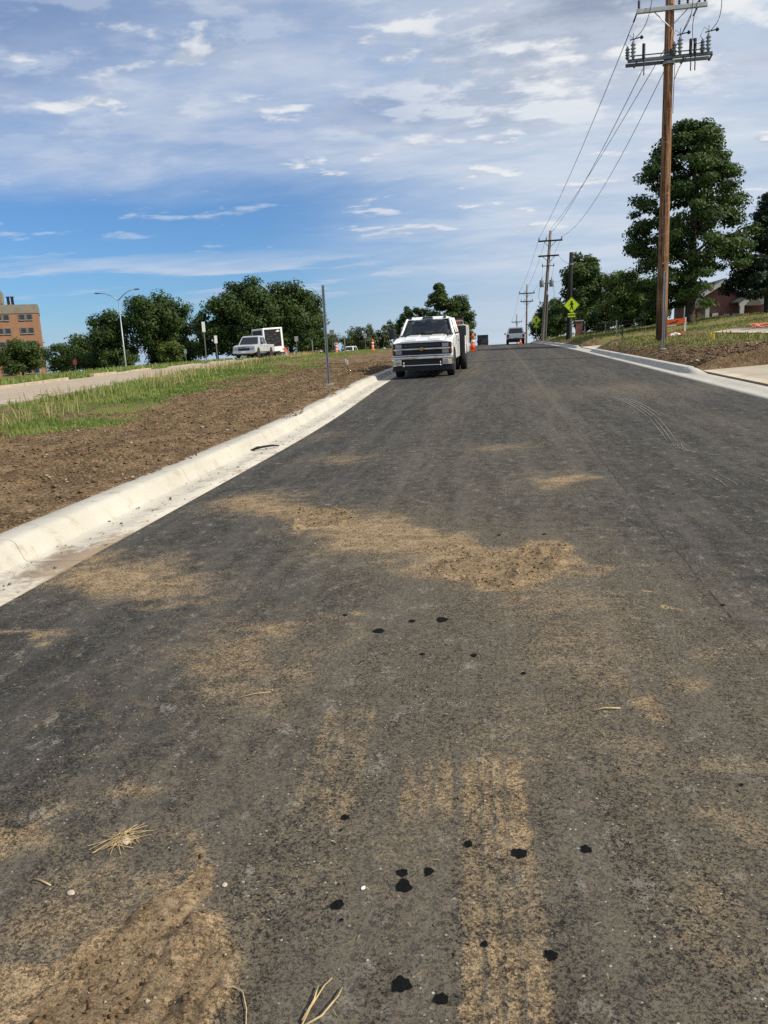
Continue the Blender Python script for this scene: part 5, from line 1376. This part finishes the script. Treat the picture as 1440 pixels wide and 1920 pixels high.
for s, P in ((1, [B[1], B[2], Tt[2], Tt[1]]), (-1, [B[3], B[0], Tt[0], Tt[3]])):
    for u0, u1 in ((.16, .56), (.61, .92)):
        if s < 0: u0, u1 = 1 - u1, 1 - u0
        face_quad(MB(), P, u0, u1, .10, .88, .006).build('side_window', M_clear, tk)
    d_ = MB().prism([(1.0, .56), (2.1, .56), (2.1, 1.30), (.86, 1.30)], 'x', s * .985, s * .997).build('door', M_white, tk)
    MB().span((s * .997, 1.92, 1.10), (s * 1.02, 2.06, 1.15)).build('handle', M_dark, d_)
    d2 = MB().prism([(2.115, .56), (2.70, .56), (2.70, 1.30), (2.115, 1.30)], 'x', s * .985, s * .997).build('door', M_white, tk)
    MB().tube([(s * .95, .98, 1.36), (s * 1.16, .93, 1.42)], .025, 6).build('mirror_arm', M_dark, tk)
    mm_ = MB().box((s * 1.24, .92, 1.44), (.20, .12, .34)).build('mirror', M_dark, tk, bevel=.03)
    MB().span((s * 1.15, .985, 1.30), (s * 1.33, .99, 1.58)).build('mirror_glass', M_chrome, mm_)
    # head lamps, stacked in two tiers with amber corners
    hl = MB().span((s * .60, -.955, .745), (s * .965, -.86, 1.115)).build('headlight', M_black, tk, bevel=.01)
    MB().span((s * .66, -.968, .965), (s * .87, -.956, 1.085)).build('upper_lamp', M_lens, hl)
    MB().span((s * .66, -.968, .775), (s * .87, -.956, .895)).build('lower_lamp', M_lens, hl)
    MB().span((s * .935, -.962, .79), (s * .978, -.86, .88)).build('amber_corner', M_amber, hl)
    MB().span((s * .935, -.962, .99), (s * .978, -.86, 1.07)).build('amber_corner', M_amber, hl)
    wheel(tk, s * .865, 0, .405, .25, s)
    MB().prism([(p_[0], p_[1]) for p_ in arch_pts(0, .42, .50, 175, 5, 13)] + [(p_[0], p_[1]) for p_ in arch_pts(0, .42, .465, 5, 175, 13)], 'x', s * .72, s * 1.0).build('wheel_arch_lip', M_dark, tk)
gr = MB().span((-.60, -.935, .70), (.60, -.86, 1.125)).build('grille', M_black, tk)
MB().prism([(-.90, 1.10), (-.60, 1.115), (.60, 1.115), (.90, 1.10), (.86, 1.135), (.55, 1.185), (-.55, 1.185), (-.86, 1.135)], 'y', -.975, -.88).build('top_bar', M_chrome, gr, bevel=.012)
MB().span((-.93, -.99, .895), (.93, -.93, .945)).build('middle_bar', M_chrome, gr, bevel=.012)
MB().span((-.93, -.985, .705), (.93, -.90, .738)).build('lower_bar', M_chrome, gr, bevel=.012)
for z_ in (1.055, 1.015, .855, .815, .775):
    MB().span((-.59, -.95, z_), (.59, -.937, z_ + .012)).build('grille_slat', M_dark if z_ < .9 else M_grey, gr)
bt = [(q_[0] * .72, q_[1] * .72) for q_ in [(-.155, -.028), (-.125, .04), (-.065, .04), (-.06, .072), (.075, .072), (.07, .04), (.125, .04), (.155, -.028), (.06, -.028), (.055, -.068), (-.075, -.068), (-.07, -.028)]]
em = MB().prism(bt, 'y', -1.012, -.992).build('emblem', M_gold, gr); em.location = (0, 0, .925)
bmp = MB()
bmp.span((-1.0, -1.06, .60), (1.0, -.88, .685))
for sg in (-1, 1): bmp.loft([[(sg * q_[0], q_[1], zb_) for q_ in ((.66, -1.055), (.84, -1.05), (.96, -1.0), (1.01, -.86), (1.01, -.74), (.66, -.74))] for zb_ in (.40, .60)])
bmp.span((-.66, -1.045, .385), (.66, -.9, .425))
bmp = bmp.build('bumper', M_chrome, tk, bevel=.025)
MB().span((-.655, -1.0, .425), (.655, -.85, .598)).build('intake', M_black, bmp)
MB().span((-.96, -.99, .24), (.96, -.72, .382)).build('valance', M_black, bmp)  # valance, carried down in black for the shade under the truck
for s in (-1, 1):
    MB().span((s * .70, -1.065, .44), (s * .86, -1.052, .53)).build('fog_lamp', M_lens, bmp)
    MB().tube([(s * .60, -1.0, .37), (s * .60, -1.06, .40), (s * .60, -1.06, .49), (s * .60, -.99, .52)], .018, 6).build('tow_hook', M_whitep, bmp)  # tow hook in white, its bright highlight put into the colour
MB().span((-.62, -.70, .22), (.62, 5.4, .46)).build('chassis', M_black, tk)
MB().tube([(-.8, 0, .40), (.8, 0, .40)], .06, 8).build('front_axle', M_black, tk)
MB().tube([(-.9, 3.95, .40), (.9, 3.95, .40)], .09, 8).build('rear_axle', M_black, tk)
MB().lathe([(.02, -.16), (.16, -.08), (.16, .08), (.02, .16)], (0, 3.95, .40), 10).build('differential', M_black, tk)
for xx, wd_ in ((-.62, .10), (-.02, .40), (.58, .10)):
    MB().box((xx, 1.45, 1.945), (wd_, .10, .05), top=.8).build('roof_marker_light', M_dark, tk)
sb_prof = [(2.98, .62), (2.98, 1.66), (5.65, 1.66), (5.65, .62), (4.50, .62)] + arch_pts(3.95, .46, .50, 18, 162)
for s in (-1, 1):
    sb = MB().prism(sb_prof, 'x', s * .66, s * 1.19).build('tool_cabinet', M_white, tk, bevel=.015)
    MB().span((s * .68, 2.955, .62), (s * 1.175, 2.977, 1.64)).build('cabinet_front', M_dark, sb)  # dark sheet over the cabinet's front face
    for a, b_, c, d in ((3.02, 3.46, .70, 1.58), (3.50, 4.44, 1.02, 1.58), (4.50, 5.05, .70, 1.58), (5.08, 5.60, .70, 1.58)):
        q_ = MB().span((s * 1.19, a, c), (s * 1.203, b_, d)).build('cabinet_door', M_white, sb)
        MB().span((s * 1.203, (a + b_) / 2 - .06, (c + d) / 2 - .03), (s * 1.215, (a + b_) / 2 + .06, (c + d) / 2 + .03)).build('latch', M_chrome, q_)
    wheel(tk, s * 1.06, 3.95, .405, .24, s, M_rim); wheel(tk, s * .78, 3.95, .405, .24, s, M_rim)
MB().span((-.66, 2.95, .62), (.66, 3.0, 1.75)).build('headboard', M_dark, tk)
MB().span((-.655, 3.01, .55), (.655, 5.62, .70)).build('bed_floor', M_dark, tk)
MB().tube([(-1.12, 3.05, 1.66), (-1.12, 3.05, 1.80), (1.12, 3.05, 1.80), (1.12, 3.05, 1.66)], .03, 8).build('rack_bar', M_galv, tk)
rb = thing('tool_box', 'red tool box on the front of the utility bed', 'tool box', tk.matrix_world @ Vector((0, 0, 0)))
bpy.context.view_layer.update()
rb.parent = None; rb.location = (-1.54, 29.62, float(zr(26.6)) + 1.71 + .05); rb.rotation_euler = (R(.95), 0, R(-1.0))
MB().span((-.20, -.18, 0), (.22, .2, .16)).build('case', M_red, rb, bevel=.01); MB().span((-.21, -.19, .16), (.23, .21, .19)).build('lid', M_dark, rb, bevel=.01)
cs_ = thing('black_crate', 'black crate on top of the utility bed behind the cab', 'crate', (-1.52, 30.3, float(zr(26.6)) + 1.72 + .06), R(-1))
MB().span((-.26, -.3, 0), (.28, .35, .24)).build('crate_body', M_dark, cs_, bevel=.015); MB().span((-.28, -.32, .24), (.30, .37, .27)).build('rim', M_black, cs_)

def car(name, label, loc, rz, L=4.8, W=1.9, H=1.75, paint=M_white, kind='suv', roll=0, belt=.98):
    """front faces local -Y; wheels at +-wb/2"""
    o = thing(name, label, 'pickup' if kind == 'pickup' else 'car', loc, rz); o.rotation_euler = (roll, 0, rz)
    f, r_ = -L / 2, L / 2; wf, wr = f + .95, r_ - 1.05; hw = W / 2; tr = .38
    hoodz = belt - .02
    low = [(f + .02, .42), (f - .02, .70), (f + .08, hoodz - .10), (f + .5, hoodz), (f + 1.35, belt + .04), (r_ - .03, belt + .02), (r_, .62), (r_ - .06, .40)] + arch_pts(wr, .40, .45, 10, 170, 9) + arch_pts(wf, .40, .45, 10, 170, 9)
    for s in (-1, 1):
        MB().prism(low, 'x', s * (hw - .26), s * hw).build('side_body', paint, o, bevel=.04)
    MB().prism([(f + .04, .34), (f + .0, .70), (f + .1, hoodz - .08), (f + .5, hoodz + .02), (f + 1.35, belt + .05), (r_ - .04, belt + .015), (r_ - .02, .34)], 'x', -hw + .258, hw - .258).build('body', paint, o, bevel=.02)
    if kind == 'pickup': g0, g1, t0, t1 = f + 1.30, f + 3.55, f + 1.95, f + 3.35
    elif kind == 'van': g0, g1, t0, t1 = f + .95, r_ - .03, f + 1.55, r_ - .08
    elif kind == 'sedan': g0, g1, t0, t1 = f + 1.3, r_ - .55, f + 2.0, r_ - 1.3
    else: g0, g1, t0, t1 = f + 1.30, r_ - .05, f + 2.0, r_ - .32
    B = [(-hw + .03, g0, belt), (hw - .03, g0, belt), (hw - .03, g1, belt), (-hw + .03, g1, belt)]
    a = hw - .22; Tt = [(-a, t0, H - .07), (a, t0, H - .07), (a, t1, H - .07), (-a, t1, H - .07)]
    Rr = [(-a + .12, t0 + .12, H), (a - .12, t0 + .12, H), (a - .12, t1 - .1, H), (-a + .12, t1 - .1, H)]
    MB().loft([B, Tt, Rr]).build('cabin', paint, o, bevel=.03)
    face_quad(MB(), [B[0], B[1], Tt[1], Tt[0]], .06, .94, .08, .93, .006).build('windscreen', M_glass, o)
    face_quad(MB(), [B[2], B[3], Tt[3], Tt[2]], .08, .92, .12, .92, .006).build('rear_window', M_glass, o)
    for s, P in ((1, [B[1], B[2], Tt[2], Tt[1]]), (-1, [B[3], B[0], Tt[0], Tt[3]])):
        for u0, u1 in ((.12, .50), (.54, .90)):
            if s < 0: u0, u1 = 1 - u1, 1 - u0
            face_quad(MB(), P, u0, u1, .10, .90, .006).build('side_window', M_glass, o)
    for s in (-1, 1):
        wheel(o, s * (hw - .13), wf, tr, .24, s); wheel(o, s * (hw - .13), wr, tr, .24, s)
        MB().span((s * (hw - .50), f - .035, hoodz - .30), (s * (hw - .03), f + .06, hoodz - .12)).build('headlight', M_lens, o, bevel=.01)
        MB().span((s * (hw - .26), r_ - .06, .72), (s * (hw - .015), r_ + .012, belt - .02)).build('tail_light', M_red, o)
        MB().box((s * (hw + .11), g0 + .35, belt + .10), (.2, .1, .15)).build('mirror', M_dark, o, bevel=.02)
        for yy in (wf + 1.6, wf + 2.5):
            if yy < r_ - 1.2: MB().span((s * hw, yy, belt - .16), (s * (hw + .02), yy + .14, belt - .12)).build('door_handle', M_dark, o)
    g_ = MB().span((-hw + .5, f - .04, .62), (hw - .5, f + .05, hoodz - .12)).build('grille', M_black, o)
    MB().span((-hw + .05, f - .06, hoodz - .24), (hw - .05, f - .042, hoodz - .19)).build('grille_bar', M_chrome if kind == 'pickup' else paint, g_)
    MB().prism([(-.12, -.02), (-.09, .03), (.09, .03), (.12, -.02), (.06, -.035), (-.06, -.035)], 'y', f - .075, f - .062).build('emblem', M_gold, g_).location = (0, 0, hoodz - .215)
    b1 = MB().span((-hw + .01, f - .10, .40), (hw - .01, f + .1, .60)).build('bumper', M_chrome if kind == 'pickup' else M_dark, o, bevel=.03)
    MB().span((-.16, f - .112, .44), (.16, f - .102, .56)).build('number_plate', M_signwhite, b1)
    b2 = MB().span((-hw + .02, r_ - .1, .36), (hw - .02, r_ + .10, .64)).build('bumper', M_dark, o, bevel=.03)
    MB().span((-.16, r_ + .012, .68), (.16, r_ + .02, .80)).build('number_plate', M_signwhite, o)
    MB().span((-hw + .3, f + .3, .22), (hw - .3, r_ - .3, .42)).build('underbody', M_black, o)
    if kind == 'pickup':
        MB().span((-hw + .2, g1 + .08, belt + .012), (hw - .2, r_ - .12, belt + .028)).build('bed_opening', M_black, o)
    return o
car('pickup_truck', 'silver crew-cab pickup parked on the left beyond the tall grass', (-21.3, 67.6, 1.30), R(-1), 5.6, 2.0, 1.86, M_silver, 'pickup', belt=1.08)
car('sport_utility_vehicle', 'white sport utility vehicle driving away over the crest in the right lane', (2.14, 90.3, float(zr(90.3)) + .02), R(180), 4.9, 1.98, 1.82, M_white, 'suv', belt=1.08)
car('white_van', 'small white van half hidden by grass right of the bare metal post', (-28.0, 150, gT(-28.0, 150)), R(-4), 4.6, 1.85, 1.9, M_white, 'van', belt=1.05)
car('parked_car', 'white car mostly hidden by grass and bushes left of the bare metal post', (-25.2, 105, .95), R(35), 4.4, 1.8, 1.45, M_white, 'sedan', belt=.9)

lo = thing('dark_lorry', 'dark box lorry coming over the crest in the left lane', 'lorry', (-2.75, 166, float(zr(166))), 0)
MB().span((-.95, -3.0, .5), (.95, -1.4, 2.7)).build('cab', M_dark, lo, bevel=.06)
MB().span((-1.1, -1.3, .7), (1.1, 3.2, 3.45)).build('cargo_box', M_dark, lo, bevel=.03)
MB().span((-.80, -3.02, 1.75), (.80, -2.985, 2.55)).build('windscreen', M_glass, lo)
MB().span((-.55, -3.03, .9), (.55, -2.99, 1.5)).build('grille', M_grey, lo)
MB().span((-.98, -3.12, .45), (.98, -2.95, .8)).build('bumper', M_grey, lo, bevel=.03)
for s in (-1, 1):
    MB().span((s * .62, -3.03, 1.0), (s * .88, -2.99, 1.25)).build('headlight', M_lens, lo)
    MB().box((s * 1.12, -2.75, 2.1), (.14, .1, .42)).build('mirror', M_black, lo)
    wheel(lo, s * .85, -2.1, .48, .26, s); wheel(lo, s * .85, 2.0, .48, .26, s)

# white cargo trailer with dark panels
tl = thing('cargo_trailer', 'white framed box trailer with dark panels behind the silver pickup', 'trailer', (-21.95, 74.3, gT(-21.9, 74) + .05), R(38))
tl.rotation_euler = (0, R(-2.0), R(38))
TL, TW, TH = 3.0, 2.0, 2.75
MB().span((-TW / 2, -TL / 2, .42), (TW / 2, TL / 2, TH)).build('box_body', M_white, tl, bevel=.04)
def trailer_panel(nm, a, b_, mt_): return MB().span(a, b_).build(nm, mt_, tl)
fp = trailer_panel('side_panel', (-TW / 2 - .012, -TL / 2 + .25, .9), (-TW / 2 - .002, TL / 2 - .2, TH - .16), M_black)
sp = trailer_panel('front_panel', (-TW / 2 + .14, -TL / 2 - .012, 1.0), (TW / 2 - .2, -TL / 2 - .002, TH - .14), M_black)
for i_, (yy, z_) in enumerate([(-.9, 2.15), (-.4, 1.95), (.2, 2.1), (-.8, 1.72), (-.1, 1.62), (.5, 1.75), (-.7, 1.35), (.1, 1.30), (.6, 1.42)]):
    pl = [(yy - .24, z_), (yy - .08, z_ + .05), (yy + .1, z_ + .02), (yy + .24, z_ + .07), (yy + .22, z_ + .03), (yy + .1, z_ - .02), (yy - .06, z_ + .01)]
    pl = [(a * .72 + .02, b_) for a, b_ in pl]
    MB().prism(pl, 'y', -TL / 2 - .018, -TL / 2 - .013).build('wave_mark', M_grey, sp)
MB().prism([(.30, TH - .42), (.70, TH - .38), (.67, TH - .28), (.53, TH - .22), (.37, TH - .30)], 'y', -TL / 2 - .018, -TL / 2 - .013).build('logo_mark', M_whitep, sp)
for s in (-1, 1):
    wheel(tl, s * (TW / 2 - .1), .3, .33, .2, s)
    MB().span((s * TW / 2, -.1, .66), (s * (TW / 2 + .16), .75, .72)).build('mudguard', M_whitep, tl)
    MB().span((s * .86, -TL / 2 - .03, .6), (s * .94, -TL / 2 - .013, .75)).build('marker_light', M_red, tl)
MB().prism([(-.6, -TL / 2), (.6, -TL / 2), (.06, -TL / 2 - 1.2), (-.06, -TL / 2 - 1.2)], 'z', .44, .54).build('tow_bar', M_dark, tl)
pk = thing('timber_plank', 'reddish plank leaning against the back of the white trailer', 'plank', (-20.4, 75.2, gT(-20.4, 75)), R(20))
MB().box((0, 0, .45), (.14, .05, 1.15), 0, 0, -.45).build('board', M_orange, pk); MB().box((.12, .05, .40), (.10, .04, 1.0), 0, 0, -.5).build('board', M_brick2, pk)

# ------------------------------------------------------------------ small things on the road
def twig(label, pts_list, rad, loc, nm='twig'):
    o = thing(nm, label, 'twig', loc)
    for i, pts in enumerate(pts_list):
        MB().tube(pts, [rad * (1 - .12 * j) for j in range(len(pts))], 6).build('main_stem' if i == 0 else 'side_stem', M_twig, o, True)
    return o
rz0 = lambda x, y: float(road_z(x, y))
twig('pale forked dry twig lying at the bottom centre of the picture', [[(-.02, -.16, .003), (-.012, -.06, .006), (.0, .0, .010), (.018, .06, .012), (.030, .085, .008)], [(-.012, -.05, .008), (.03, -.02, .014), (.055, .03, .016), (.058, .06, .010)], [(-.010, -.03, .008), (.004, .02, .012), (.004, .06, .010)]], .0024, (-.415, 1.335, rz0(-.415, 1.335)))
twig('thin bent dry stalk at the bottom edge left of the forked twig', [[(-.07, .012, .003), (-.035, .024, .007), (-.01, .012, .007), (.012, -.03, .005), (.03, -.09, .003)]], .0021, (-.565, 1.355, rz0(-.565, 1.355)))
so = thing('straw_clump', 'tangle of dry straw stalks lying on the asphalt at lower left', 'straw', (-1.10, 1.86, rz0(-1.1, 1.86)))
for i in range(26):
    a = RNG.random() * 3.14 + (.4 if i % 2 else 0); l = RNG.uniform(.02, .06); cx_, cy_ = RNG.normal(size=2) * (.024, .018); z_ = RNG.uniform(.003, .018)
    if i < 3: l = .085; a = .5 + i * .25; cx_, cy_ = -.02, .01
    MB().tube([(cx_ - math.cos(a) * l, cy_ - math.sin(a) * l, .003), (cx_, cy_, z_ + .004), (cx_ + math.cos(a) * l, cy_ + math.sin(a) * l, .003 + z_ * .5)], .0010, 5).build('stalk', M_twig, so)
def stone(label, x, y, s, mat=M_stone):
    rg = np.random.default_rng(int(abs(x * 1000))); bm = bmesh.new(); bmesh.ops.create_icosphere(bm, subdivisions=2, radius=1)
    for v in bm.verts: v.co = v.co * (1 + rg.normal() * .07); v.co.z *= .55; v.co.x *= 1.3
    me = bpy.data.meshes.new('stone'); bm.to_mesh(me); bm.free(); me.materials.append(mat)
    o = bpy.data.objects.new('stone', me); COL.objects.link(o); o.scale = (s, s, s); o.location = (x, y, rz0(x, y) + s * .45); o.rotation_euler = (0, 0, rg.random() * 3)
    return tag(o, label, 'stone')
stone('rounded tan stone caught in the tangle of straw', -1.09, 1.855, .013)
stone('small brown stone on the asphalt below the straw tangle', -1.14, 1.64, .009)
stone('pale pebble on the right edge of the thick mud patch', -.735, 1.70, .007)
stone('pale pebble right of the tar drips near the bottom', -.365, 1.715, .006, M_whitep)
twig('short dry stick lying left of the thick mud patch', [[(-.03, .012, .003), (0, .002, .005), (.032, -.010, .003)]], .003, (-1.245, 1.675, rz0(-1.245, 1.675)), 'dry_stick')
twig('curved pale stalk on the brown film at right', [[(-.05, -.012, .004), (-.01, .004, .008), (.05, .012, .004)]], .004, (.385, 2.72, rz0(.385, 2.72)), 'dry_stick')
twig('thin pale straw lying in the middle left of the asphalt', [[(-.06, -.03, .003), (0, .005, .006), (.06, .03, .003)]], .0025, (-1.0, 2.80, rz0(-1.0, 2.8)), 'dry_stick')
st = thing('dark_stick', 'dark stick lying across the left gutter', 'stick', (-3.21, 10.25, float(zr(10.25)) - .02))
MB().tube([(-.16, -.10, .0), (-.02, .0, .03), (.10, .10, .035), (.17, .17, .02)], [.012, .016, .014, .009], 7).build('stem', M_darkpole, st, True)
MB().tube([(-.02, .0, .03), (-.10, .05, .03), (-.16, .04, .01)], [.009, .007, .004], 6).build('branchlet', M_darkpole, st, True)
n = 230
sx_ = RNG.uniform(-1.6, 1.5, n); sy_ = 1.1 + 3.6 * RNG.random(n) ** 1.4; a = RNG.random(n) * 3.14; l = RNG.uniform(.004, .018, n); wv = .0006 + .0003 * sy_
dx, dy = np.cos(a), np.sin(a)
zz_ = road_z(sx_, sy_) + .004
V = np.stack([np.stack([sx_ - dx * l, sy_ - dy * l, zz_], 1), np.stack([sx_ - dy * wv, sy_ + dx * wv, zz_ + .003], 1), np.stack([sx_ + dx * l, sy_ + dy * l, zz_ + .001], 1), np.stack([sx_ + dy * wv, sy_ - dx * wv, zz_ + .003], 1)], 1)
tag(np_mesh('straw_bits', V.reshape(-1, 3), np.arange(4 * n).reshape(-1, 4), L_straw, attrs={'tint': RNG.random(4 * n)}), 'tiny scattered bits of straw on the asphalt', 'straw', kind='stuff')
